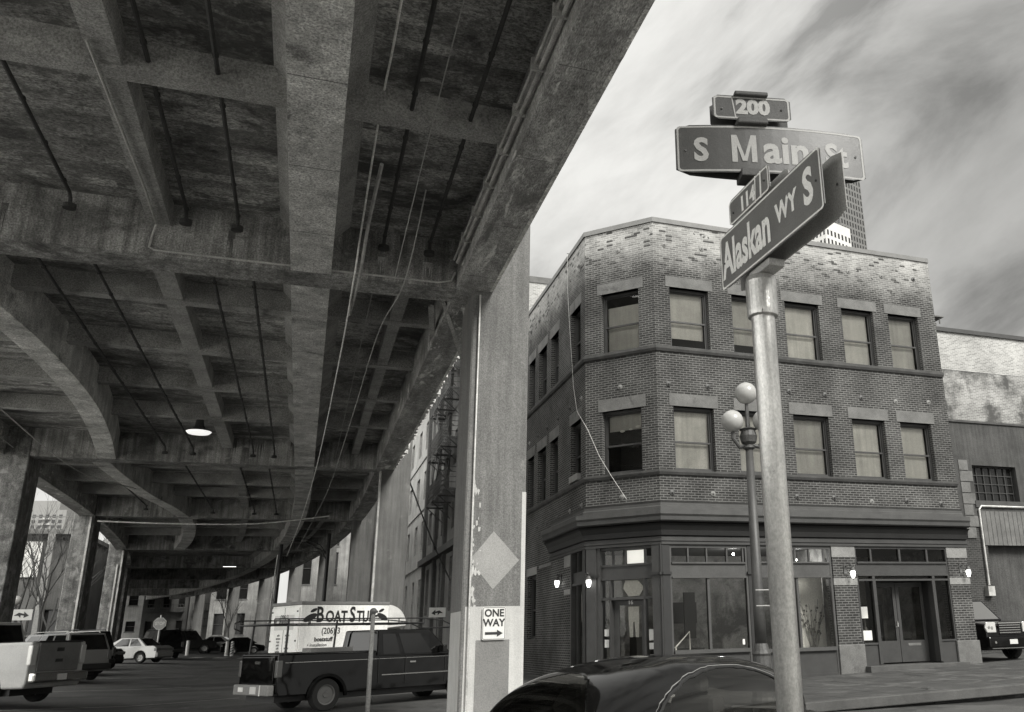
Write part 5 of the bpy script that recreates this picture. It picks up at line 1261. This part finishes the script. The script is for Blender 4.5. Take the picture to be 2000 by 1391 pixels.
boxes(t, 'door_gap', m_black, [(1.55, 1.56, -.981, -.974, .5, 1.2)])
boxes(t, 'tailgate_handle', m_chrome, [(-L_/2-.045, -L_/2-.036, -.12, .12, 1.12, 1.18)])
boxes(t, 'bed_rail_cap', m_black, [(-3.1, -.6, -.97, -.9, 1.335, 1.36)], .01)
boxes(t, 'bed_rail_cap', m_black, [(-3.1, -.6, .9, .97, 1.335, 1.36)], .01)
boxes(t, 'headlight', m_lens, [(L_/2-.1, L_/2+.01, -.86, -.55, .72, .92)], .02)
boxes(t, 'headlight', m_lens, [(L_/2-.1, L_/2+.01, .55, .86, .72, .92)], .02)
boxes(t, 'wing_mirror', m_dkc, [(1.35, 1.47, -1.16, -.92, 1.26, 1.44)], .02)
for x in (-1.88, 2.15):
    for s_ in (1, -1): wheel(t, x, s_*.84, .375, s_, .24, m_steel)
for x in (-1.88, 2.15):
    for s_ in (1, -1):
        b = MB(); n_ = 14; P_ = []
        for k in range(n_+1): a = math.pi*k/n_; P_.append((x+.46*math.cos(a), .33+.46*math.sin(a)))
        Q_ = [(x+(.53)*math.cos(math.pi*k/n_), .33+.53*math.sin(math.pi*k/n_)) for k in range(n_, -1, -1)]
        b.prism(P_+Q_, lambda a, c, s_=s_: (a, s_*.94, c), lambda a, c, s_=s_: (a, s_*1.0, c)); b.build('wheel_arch', m_blk, t, fixn=True, smooth=False)
boxes(t, 'underbody', m_black, [(-L_/2+.1, L_/2-.2, -.7, .7, .26, .46)])
boxes(t, 'toolbox', m_stonel, [(-2.3, -1.15, -.8, -.4, 1.3, 1.46)], .01)
# rack: four posts, two long rails running over the cab, cross bars
b = MB()
for s_ in (-1, 1):
    for x in (-2.98, -.72): b.tube([(x, s_*.9, 1.3), (x+.03, s_*.86, 2.14)], .028, 8)
    for z in (2.14, 2.02): b.tube([(-3.3, s_*.86, z), (-2.0, s_*.86, z), (.9, s_*.86, z), (1.5, s_*.84, z-.06), (2.0, s_*.82, z-.24)] if z > 2.1 else [(-3.3, s_*.86, z), (.9, s_*.86, z)], .016, 8)
    for x in (-3.3, -2.4, -1.5, -.7, .1, .9): b.tube([(x, s_*.86, 2.02), (x, s_*.86, 2.14)], .015, 6)
for x in (-3.3, -2.95, -.69, .2, .9): b.tube([(x, -.86, 2.02), (x, .86, 2.02)], .022, 8)
b.tube([(-3.3, .86, 2.14), (-3.45, .86, 2.08), (-3.45, .86, 1.96), (-3.3, .86, 1.9)], .018, 6)
b.tube([(2.0, -.82, 1.9), (2.0, .82, 1.9)], .02, 8)
b.build('ladder_rack', m_black, t)

# ---- boat supply box truck
azb = 62; fx, fy = math.sin(R(azb)), math.cos(R(azb)); lx, ly = -fy, fx
BL, BW = 3.55, 2.1; ox, oy = .0, 34.4
cx, cy = ox+fx*BL/2+lx*BW/2, oy+fy*BL/2+ly*BW/2
t = thing('box_truck', 'white delivery box truck lettered Boat Stuff with a rounded nose over its cab', 'delivery truck', (cx, cy, g(cx, cy)), R(90-azb))
m_truckw = surf('white_truck_panel', .78, .5, .15, .8, .12, 30, .05, streak=.1)
m_truckroof = surf('dull_truck_roof_rail', .16, .6, .2, 2, .2, 40, .1)
Z0, Z1 = .75, 2.86; m_truckd = surf('white_truck_door', .85, .5, .08, .8, .1, 30, .05)
boxes(t, 'box_body', m_truckw, [(-BL/2, BL/2, -BW/2, BW/2, Z0, Z1-.12)], .03)
boxes(t, 'roof_rail', m_truckroof, [(-BL/2-.02, BL/2+.02, -BW/2-.015, BW/2+.015, Z1-.12, Z1)], .02)
boxes(t, 'rear_door', m_truckd, [(-BL/2-.05, -BL/2-.005, -BW/2+.06, BW/2-.06, Z0+.05, Z1-.2)], .015)
boxes(t, 'rear_door_panel', m_signw, [(-BL/2-.058, -BL/2-.052, -BW/2+.35, BW/2-.35, 1.9, Z1-.45)])
boxes(t, 'rear_door_seam', m_black, [(-BL/2-.056, -BL/2-.052, -.01, .01, Z0+.05, Z1-.2)])
each(t, 'hinge', m_black, [(-BL/2-.07, -BL/2-.05, s_*(BW/2-.14)-.04, s_*(BW/2-.14)+.04, z, z+.05) for s_ in (-1, 1) for z in (.95, 1.5, 2.05, 2.5)])
b = MB(); n_ = 12; pr_ = [(BL/2, Z1-.1)]
for k in range(n_+1): a = math.pi/2*(1-k/n_); pr_.append((BL/2+.85*math.cos(a), 2.02+.74*math.sin(a)))
pr_ += [(BL/2+.82, 1.98), (BL/2, 1.9)]
b.prism(pr_, lambda a, c: (a, -BW/2+.06, c), lambda a, c: (a, BW/2-.06, c)); b.build('nose_fairing', m_white, t, fixn=True, bevel=.12, smooth=True)
cabp = body_side(BL+2.9, .45, [((BL+2.9)/2-.02, .95), ((BL+2.9)/2-.25, 1.15), (2.75, 1.28), (2.3, 1.3), (-(BL+2.9)/2+.9, .8)], [(2.9-.45, .46), (-1.4-.3, .46)])
o_ = extrude_body([(x+.7, z) for x, z in cabp], 1.95, .05, 1.25, m_white, 'chassis', t, .04)
cabin(t, (BL/2-.02, BL/2+1.3), (BL/2, BL/2+.75), 1.25, 1.95, .9, .78, m_white, [(.15, .9)], rear=None)
for x in (3.15, -1.0):
    for s_ in (1, -1): wheel(t, x, s_*.85, .38, s_)
def tside(body, u, z, size, bold=.0, m=m_blackp, sx=1, align='LEFT', root=t):
    A = R(azb); d = Vector((math.sin(A), math.cos(A), 0)); c = Vector(root.location)+d*u-Vector((-d.y, d.x, 0))*(BW/2+.012)+Vector((0, 0, z))
    return text(body, size, m, root, frame4(c, d, FZ), bold=bold, sx=sx, align=align)
b = MB()
for (dx_, dz_, r1, ang) in ((-1.3, 2.55, .11, 25), (-1.42, 2.3, .22, 25), (1.45, 2.55, .1, 25), (1.5, 2.32, .2, 155)):
    ca, sa = math.cos(R(ang)), math.sin(R(ang))
    P_ = [(dx_+ca*r1*math.cos(a*.449)*1.25-sa*r1*.5*math.sin(a*.449), dz_+sa*r1*math.cos(a*.449)*1.25+ca*r1*.5*math.sin(a*.449)) for a in range(14)]
    b = MB(); b.prism(P_, lambda a, c: (a, -BW/2-.012, c), lambda a, c: (a, -BW/2-.004, c)); b.build('drop_mark', m_blackp, t, fixn=True)
tside('B', -1.2, 2.38, .74, .017, sx=.72); tside('OAT', -.83, 2.32, .54, .015, sx=.76)
tside('S', .12, 2.38, .74, .017, sx=.72); tside('TUFF', .42, 2.32, .54, .015, sx=.72)
tside('(206) 3', -.95, 1.83, .3, .004, sx=.85); tside('boatstuff', -1.2, 1.55, .2, .006)
for k, s_ in enumerate(('\u2022 Installation', '\u2022 Maintenance', 'Advice')): tside(s_, -1.5+(.05 if k < 2 else -.0), 1.36-.19*k, .15, .001)
A = R(azb); dd = Vector((math.sin(A), math.cos(A), 0)); ll = Vector((-dd.y, dd.x, 0))
for k in range(8):
    for s_ in (-.32, .32):
        c = Vector(t.location)-dd*(BL/2+.062)-ll*s_+Vector((0, 0, 1.72-.11*k)); text(('sails', 'service', 'rope', 'paint')[(k+(s_ > 0)) % 4], .11, m_blackp, t, frame4(c, -ll, FZ), bold=.001)
for k, (w_, z) in enumerate(((.9, 2.34), (.7, 2.2))):
    c = Vector(t.location)-dd*(BL/2+.062)+Vector((0, 0, z)); text(('(206) 3', 'boatstuff')[k], .2, m_blackp, t, frame4(c, -ll, FZ), bold=.004)

# ---- pale pickup at the left edge, seen from behind
def vehicle(name, label, x, y, az, L_, W_, kind, paint, cat='car', H=1.45, group='cars parked under the viaduct'):
    t = thing(name, label, cat, (x, y, g(x, y)), R(90-az), group); hl = L_/2
    if kind == 'sedan':
        top = [(hl-.02, .62), (hl-.12, .74), (hl-.9, .88), (.95, .95), (-1.3, .98), (-hl+.25, .98), (-hl+.02, .86)]; ar = [(-hl+1.0, .36), (hl-.9, .36)]
        body = extrude_body(body_side(L_, .25, top, ar), W_, .08, .95, paint, 'body', t, .06, ends=(hl-.5, .35))
        cabin(t, (-1.55, 1.15), (-.85, .3), .93, H, W_*.44, W_*.34, paint, [(.1, .40), (.44, .84)]); wr = .31; wy = W_/2-.13
        each(t, 'tail_lamp', m_tail, [(-hl-.01, -hl+.18, -W_/2+.05, -W_/2+.42, .68, .84), (-hl-.01, -hl+.18, W_/2-.42, W_/2-.05, .68, .84)], .02)
        boxes(t, 'bumper', paint, [(-hl-.06, -hl+.1, -W_/2+.1, W_/2-.1, .32, .58)], .04); boxes(t, 'rear_panel', m_tail, [(-hl-.012, -hl+.1, -W_/2+.44, W_/2-.44, .7, .82)])
    elif kind == 'suv':
        top = [(hl-.02, .85), (hl-.1, .98), (hl-.7, 1.04), (1.0, 1.08), (-hl+.02, 1.1)]; ar = [(-hl+.95, .4), (hl-.95, .4)]
        extrude_body(body_side(L_, .34, top, ar), W_, .05, 1.08, paint, 'body', t, .06, ends=(hl-.5, .3))
        cabin(t, (-hl+.03, 1.2), (-hl+.3, .55), 1.05, H, W_*.46, W_*.38, paint, [(.06, .30), (.34, .60), (.64, .90)]); wr = .36; wy = W_/2-.14
        each(t, 'tail_lamp', m_tail, [(-hl-.015, -hl+.1, -W_/2+.04, -W_/2+.2, .75, 1.1), (-hl-.015, -hl+.1, W_/2-.2, W_/2-.04, .75, 1.1)], .02)
        boxes(t, 'bumper', m_black, [(-hl-.1, -hl+.06, -W_/2+.05, W_/2-.05, .4, .62)], .04)
        b = MB()
        for s_ in (-1, 1): b.tube([(-hl+.5, s_*W_*.33, H+.0), (-hl+.55, s_*W_*.33, H+.07), (.3, s_*W_*.33, H+.07), (.4, s_*W_*.33, H)], .02, 6)
        b.build('roof_rack', m_white if paint is m_tan else m_black, t)
        boxes(t, 'front_bumper', paint, [(hl-.08, hl+.08, -W_/2+.06, W_/2-.06, .36, .62)], .05)
    else:
        top = [(hl-.02, .95), (hl-.12, 1.08), (1.45, 1.16), (.6, 1.2), (-1.0, 1.22), (-1.0, 1.36), (-hl+.0, 1.38)]; ar = [(-hl+1.15, .46), (hl-.95, .46)]
        extrude_body(body_side(L_, .36, top, ar), W_, .03, 1.34, paint, 'body', t, .05)
        boxes(t, 'bed_interior', m_black, [(-hl+.06, -1.1, -W_/2+.12, W_/2-.12, 1.378, 1.385)])
        boxes(t, 'tailgate', m_greyc, [(-hl-.04, -hl-.003, -W_/2+.26, W_/2-.26, .72, 1.36)], .02)
        each(t, 'tailgate_handle', m_black, [(-hl-.05, -hl-.041, -.12, .12, 1.16, 1.24), (-hl-.05, -hl-.041, -.12, .12, .92, .99)])
        boxes(t, 'tailgate_spoiler', m_black, [(-hl-.05, -hl+.12, -W_/2+.2, W_/2-.2, 1.36, 1.4)], .01)
        each(t, 'tail_lamp', m_lens, [(-hl-.03, -hl+.1, -W_/2+.02, -W_/2+.22, .86, 1.3), (-hl-.03, -hl+.1, W_/2-.22, W_/2-.02, .86, 1.3)], .025)
        boxes(t, 'bumper', m_chrome, [(-hl-.2, -hl-.01, -W_/2+.03, W_/2-.03, .48, .7)], .05)
        boxes(t, 'number_plate', m_plate, [(-hl-.21, -hl-.201, -.16, .16, .52, .66)])
        cabin(t, (-1.0, 1.45), (-.85, .6), 1.2, 1.86, W_*.46, W_*.38, paint, [(.1, .36), (.42, .84)]); wr = .4; wy = W_/2-.15
    boxes(t, 'underbody', m_black, [(-hl+.6, hl-.5, -W_/2+.25, W_/2-.25, .2, .42)])
    for (ax_, _r) in ar:
        for s_ in (1, -1): wheel(t, ax_, s_*wy, wr, s_, .22, holes=False)
    return t
vehicle('pickup_truck', 'pale pickup truck at the left edge showing its grey tailgate', -8.2, 29.4, -58, 5.4, 1.95, 'pickup', m_lightc, 'pickup truck').scale = (1.05, .9, 1.1)
vehicle('estate_car', 'tan hatch with a pale roof rack parked beyond the pale pickup', -8.8, 41.4, -42, 4.6, 1.8, 'suv', m_tan, H=1.72)
vehicle('off_road_car', 'black off road car between the tan hatch and the low dark car', -9.7, 47.9, -42, 4.5, 1.8, 'suv', m_blk, H=1.8)
vehicle('saloon_car', 'low dark saloon car half hidden behind the black off road car', -10.1, 54.0, -42, 4.2, 1.65, 'sedan', m_dkc)
vehicle('saloon_car', 'silver saloon car parked side on in front of the stop sign', -9.5, 63.6, -63, 4.5, 1.72, 'sedan', m_silver)
vehicle('off_road_car', 'black off road car directly behind the tail of the silver saloon', -9.2, 72.6, -28, 4.4, 1.8, 'suv', m_blk, H=1.9)
vehicle('van', 'far dark van right of the stop sign, behind the bollards', -9.2, 90.5, 80, 4.6, 1.9, 'suv', m_dkc, 'van', H=1.9)
vehicle('saloon_car', 'far grey saloon between the first two white bollards', -6.7, 92.5, 100, 4.4, 1.7, 'sedan', m_tan)
vehicle('saloon_car', 'far black saloon beside the striped bollard', -4.6, 89.5, 85, 3.6, 1.7, 'sedan', m_blk)
# ---- large black car at the right edge, facing the street
t = thing('large_black_car', 'large black off road car at the right edge facing the street with a bright headlight', 'car', (24.35, 29.4, g(24, 29)), R(-90)); t.scale = (1.12, 1.12, 1.14)
hl = 2.55
extrude_body(body_side(5.1, .32, [(hl-.01, .95), (hl-.1, 1.12), (hl-.7, 1.2), (.95, 1.26), (-hl, 1.28)], [(-hl+1.0, .44), (hl-.95, .44)]), 2.06, .05, 1.2, m_blk, 'body', t, .08, ends=(hl-.5, .25))
cabin(t, (-hl+.05, 1.25), (-hl+.3, .55), 1.24, 1.92, .95, .76, m_blk, [(.06, .3), (.34, .6), (.64, .92)], gm=flat('pale_windscreen', .1, .1))
for s_ in (1, -1):
    b = MB(); P_ = [(.55, .86), (.92, .86), (1.0, 1.0), (.93, 1.18), (.56, 1.18)]
    b.prism([(s_*a, c) for a, c in P_], lambda a, c: (hl-.06, a, c), lambda a, c: (hl+.015, a, c)); hlt = b.build('headlight', m_lens, t, fixn=True, bevel=.02)
    b = MB(); 
    for a, c in ((.72, 1.0), (.84, 1.02)): b.lathe([(.0, hl+.022), (.05, hl+.022), (.055, hl+.016)], (0, s_*a, c), 12, 'x')
    b.build('reflector', m_chrome, hlt)
boxes(t, 'grille', m_dkc, [(hl-.04, hl+.02, -.44, .44, .78, 1.14)], .02)
each(t, 'grille_bar', m_chrome, [(hl+.018, hl+.032, -.43, .43, .84+.075*k, .86+.075*k) for k in range(4)])
boxes(t, 'grille_rim', m_chrome, [(hl+.0, hl+.03, -.47, .47, 1.13, 1.16)])
boxes(t, 'bumper', m_blk, [(hl-.05, hl+.12, -.98, .98, .38, .74)], .06)
boxes(t, 'bumper_trim', m_chrome, [(hl+.115, hl+.13, -.9, .9, .37, .39)])
boxes(t, 'number_plate', m_plate, [(hl+.12, hl+.135, -.16, .16, .5, .64)])
b = MB(); b.lathe([(.0, hl+.14), (.04, hl+.14), (.045, hl+.12)], (0, .74, .56), 12, 'x'); b.build('fog_lamp', m_chrome, t)
b = MB(); b.lathe([(.0, hl+.14), (.04, hl+.14), (.045, hl+.12)], (0, -.74, .56), 12, 'x'); b.build('fog_lamp', m_chrome, t)
for ax_ in (-hl+1.0, hl-.95):
    for s_ in (1, -1): wheel(t, ax_, s_*.86, .39, s_, .25)
# ---- near round-roofed car (rear three-quarter view)
AZN = 60
t = thing('round_roofed_car', 'glossy black round roofed small car in the foreground below the corner shop', 'car', (2.98, 7.2, 0), R(90-AZN))
def roofpt(u, v_):           # u 0 rear..1 front, v 0 right..1 left
    xr, xf = -1.72, 1.32; ph = math.pi*u; x = (xr+xf)/2-(xf-xr)/2*math.cos(ph)
    h_ = .53*math.sin(ph)**.72 if 0 < u < 1 else 0
    a = math.pi*v_; w_ = .70*(.42+.58*math.sin(ph)**.5) if 0 < u < 1 else .3
    c, s_ = math.cos(a), math.sin(a)
    y = -w_*math.copysign(abs(c)**.62, c); z = .90+h_*max(s_, 0)**.62
    return Vector((x, y, z))
NU, NV = 150, 110
vs = [roofpt(.004+.992*i/NU, j/NV) for i in range(NU+1) for j in range(NV+1)]
def reg(p):
    x, y, z = p
    if abs(y) > .40 or z < 1.02:
        if ((x+.12)/.98)**2+((z-.93)/.40)**2 < 1 and abs(y) > .36: return 'side_left' if y > 0 else 'side_right'
    if x < -.72 and (y/.53)**2+((z-.90)/.43)**2 < 1: return 'rear'
    if x > .42 and (y/.56)**2+((z-.90)/.45)**2 < 1: return 'front'
    return 'body'
parts_ = {}
for i in range(NU):
    for j in range(NV):
        q = (i*(NV+1)+j, (i+1)*(NV+1)+j, (i+1)*(NV+1)+j+1, i*(NV+1)+j+1)
        c = sum((vs[k] for k in q), Vector())/4
        parts_.setdefault(reg(c), []).append(q)
roof_o = None
for k_, nm_, m_ in (('body', 'roof_shell', m_blk), ('side_right', 'side_window', m_cglass2 if 'm_cglass2' in globals() else m_cglass), ('side_left', 'side_window', m_cglass2), ('rear', 'rear_window', m_cglass2), ('front', 'windscreen', m_cglass2)):
    if k_ not in parts_: continue
    b = MB(); used = sorted({v for q in parts_[k_] for v in q}); mp_ = {v: i for i, v in enumerate(used)}
    b.add([tuple(vs[v]) for v in used], [tuple(mp_[v] for v in q) for q in parts_[k_]]); o = b.build(nm_, m_, t, smooth=True)
    if k_ == 'body': roof_o = o; sm = o.modifiers.new('s', 'SOLIDIFY'); sm.thickness = .012
# rubber and bright trims round the glass
def trim(fn, m, r_=.012, n=60, nm='window_trim'):
    pts = []
    for k in range(n+1):
        p = fn(k/n)
        if p is not None: pts.append(tuple(p))
    b = MB(); b.tube(pts, r_, 6); b.build(nm, m, t)
def on_side(x, z, s_):
    # find the surface point with this x and height on the given side
    u = math.acos(max(-1, min(1, -(x+.2)/1.52)))/math.pi
    best = None
    for k in range(0, 56):
        p = roofpt(u, k/110); 
        if best is None or abs(p.z-z) < abs(best.z-z): best = p
    return Vector((x, best.y*-1*s_ if s_ < 0 else best.y, best.z)) if s_ > 0 else Vector((x, -best.y, best.z))
for off, m_, r_ in ((1.0, m_black, .013), (1.045, m_chrome, .0035)):
    trim(lambda k, off=off: (lambda a: on_side(-.12-.98*off*math.cos(a), .93+.40*off*math.sin(a), 1))(math.pi*k), m_, r_)
tp_ = [(2.0, .5), (1.98, .66), (1.7, .78), (1.25, .88), (1.0, .93), (-1.55, .93), (-1.95, .78), (-2.05, .55)]
extrude_body(body_side(4.08, .22, [(x, z) for x, z in tp_], [(-1.28, .37), (1.22, .37)]), 1.72, .12, .95, m_blk, 'body', t, .1, ends=(1.2, .22))
for x in (-1.28, 1.22):
    for s_ in (1, -1): wheel(t, x, s_*.72, .32, s_)
each(t, 'tail_lamp', m_tail, [(-2.02, -1.9, -.68, -.5, .55, .73), (-2.02, -1.9, .5, .68, .55, .73)], .03)
boxes(t, 'bumper', m_blk, [(-2.12, -1.95, -.66, .66, .3, .5)], .06)
m_seat = flat('seat_cloth', .05, .8)
for s_ in (-1, 1):
    b = MB(); b.box(-.28, -.1, s_*.36-.22, s_*.36+.22, .72, 1.12); b.box(-.3, -.16, s_*.36-.12, s_*.36+.12, 1.14, 1.28); b.build('seat', m_seat, t, bevel=.05)
b = MB(); P_ = [(.5, .36+.17*math.cos(a*.5236), 1.0+.17*math.sin(a*.5236)) for a in range(13)]; b.tube(P_, .014, 6); b.build('steering_wheel', m_black, t)
# ================================================================ STREET FURNITURE FAR
m_boll = surf('white_bollard_paint', .6, .6, .1, 3, .1, 40, .05)
def bollard(x, y, label, stripes=False, h=1.15):
    t = thing('bollard', label, 'bollard', (x, y, g(x, y)), 0, 'bollards across the far end of the parking area')
    b = MB(); b.lathe([(.13, -.1), (.13, h-.06), (.09, h-.01), (.0, h)], (0, 0, 0), 14); b.build('post', m_boll, t)
    if stripes:
        b = MB()
        for k in range(5): z = .15+.2*k; b.tube([(-.14, -.1, z), (0, -.145, z+.06), (.14, -.1, z+.14)], .03, 4)
        b.build('stripe', m_black, t)
for x, lb, st in ((-8.35, 'white bollard nearest the black off road car', 0), (-5.45, 'plain white bollard just left of the striped one', 0), (-5.05, 'bollard with diagonal black stripes', 1), (-2.05, 'white bollard right of the far black saloon', 0), (-1.15, 'white bollard last before the grey posts', 0), (-.25, 'plain bollard at the right end of the row', 0)):
    bollard(x, 83.0, lb, st)
t = thing('stop_sign', 'stop sign showing above the black off road car behind the silver saloon', 'sign', (-8.95, 70.2, g(-8.9, 70)))
b = MB(); b.tube([(0, 0, -.1), (0, .06, 2.9)], .04, 8); b.build('pole', m_galv, t)
def octa(r_, y0, y1, m, nm, par, z=2.35): 
    b = MB(); b.prism([(r_*math.cos(R(22.5+45*k)), z+r_*math.sin(R(22.5+45*k))) for k in range(8)][::-1], lambda a, c: (a, y1, c), lambda a, c: (a, y0, c)); return b.build(nm, m, par, fixn=True)
octa(.42, -.02, 0, m_signw, 'sign_plate', t); octa(.385, -.026, -.021, m_signb, 'face', t)
text('STOP', .3, m_signw, t, frame4((-8.95, 70.17, g(-8.9, 70)+2.35), FX, FZ), bold=.006, sx=.8)
# arrow plates on posts
for (x, y, z, label, s_) in ((6.55, 47.6, 2.9, 'white arrow sign seen past the near column, before the fire escape building', 1), (-11.95, 49.2, 3.15, 'white arrow sign cut by the left edge of the picture', -1)):
    t = thing('arrow_sign', label, 'sign', (x, y, 0))
    b = MB(); b.tube([(0, .03, -.0), (0, .03, z+.3)], .03, 6); b.build('pole', m_iron, t)
    b = MB(); b.box(-.42, .42, -.01, .01, z-.22, z+.26); b.build('sign_plate', m_signw, t)
    b = MB(); b.prism([(-.3*s_, z-.02), (-.1*s_, z+.16), (-.1*s_, z+.06), (.1*s_, z+.12), (.3*s_, z-.02), (.12*s_, z-.02), (.02*s_, z-.12), (.02*s_, z), (-.1*s_, z-.02), (-.1*s_, z-.12)], lambda a, c: (a, -.014, c), lambda a, c: (a, -.011, c)); b.build('arrow', m_blackp, t, fixn=True)
# mesh fence behind the parked cars on the left
t = thing('mesh_fence', 'low wire mesh fence behind the parked cars at the left', 'fence', (-17.5, 58, g(-12, 58)))
b = MB()
for k in range(9): b.tube([(-4+1.4*k, .45*k, -.1), (-4+1.4*k, .45*k, 1.75)], .03, 5)
b.tube([(-4, 0, 1.72), (7.2, 3.6, 1.72)], .025, 5); b.build('post', m_galv, t)
b = MB()
for k in range(56): b.tube([(-4+.2*k, .0643*k, .05), (-4+.2*k, .0643*k, 1.72)], .006, 3)
for k in range(9): b.tube([(-4, 0, .1+.2*k), (7.2, 3.6, .1+.2*k)], .006, 3)
b.build('mesh', m_iron, t)
# thick utility pole and traffic arm between the far columns
t = thing('utility_pole', 'dark utility pole with a pale conduit beside the distant columns', 'pole', (-1.9, 72, g(-2, 72)))
b = MB(); b.tube([(0, 0, -.2), (.1, 0, 8.2)], [.16, .13], 10); b.build('pole', m_black, t)
b = MB(); b.tube([(-.28, 0, 2.4), (-.2, 0, 4.6)], .05, 6); b.tube([(-.18, 0, 5.0), (-.1, 0, 7.4)], .05, 6); b.build('conduit', m_white, t)
t = thing('utility_pole', 'plain dark pole with a curved arm right of the pale conduit pole', 'pole', (1.35, 66, g(1, 66)))
b = MB(); b.tube([(0, 0, -.2), (.05, 0, 8.4)], [.14, .12], 10); b.build('pole', m_black, t)
b = MB(); b.tube([(0, 0, 6.6), (-.5, 0, 7.3), (-1.4, 0, 7.75), (-2.4, 0, 7.8)], .06, 6); b.tube([(0, 0, 6.95), (-.5, 0, 7.6), (-1.4, 0, 8.0), (-2.4, 0, 8.0)], .03, 6); b.build('arm', m_iron, t)

# cracks in the sidewalk, a manhole and street litter
b = MB(); rr = random.Random(31)
for k in range(9):
    x, y = rr.uniform(9, 24), rr.uniform(17, 24.2); a = rr.uniform(0, 3.1)
    for j in range(7):
        x2, y2 = x+math.cos(a)*rr.uniform(.15, .4), y+math.sin(a)*rr.uniform(.15, .4); w_ = .012
        nx_, ny_ = -math.sin(a)*w_, math.cos(a)*w_
        b.quad(*[(p[0], p[1], g(*p)+.1445) for p in ((x-nx_, y-ny_), (x2-nx_, y2-ny_), (x2+nx_, y2+ny_), (x+nx_, y+ny_))]); x, y = x2, y2; a += rr.uniform(-.7, .7)
tag(b.build('sidewalk_cracks', m_black), kind='structure')
b = MB(); b.lathe([(.0, .012), (.3, .012), (.33, .006), (.34, .0)], (1.8, 22.2, 0), 24); tag(b.build('manhole_cover', m_iron), 'round iron manhole cover set in the asphalt under the deck', 'manhole cover')
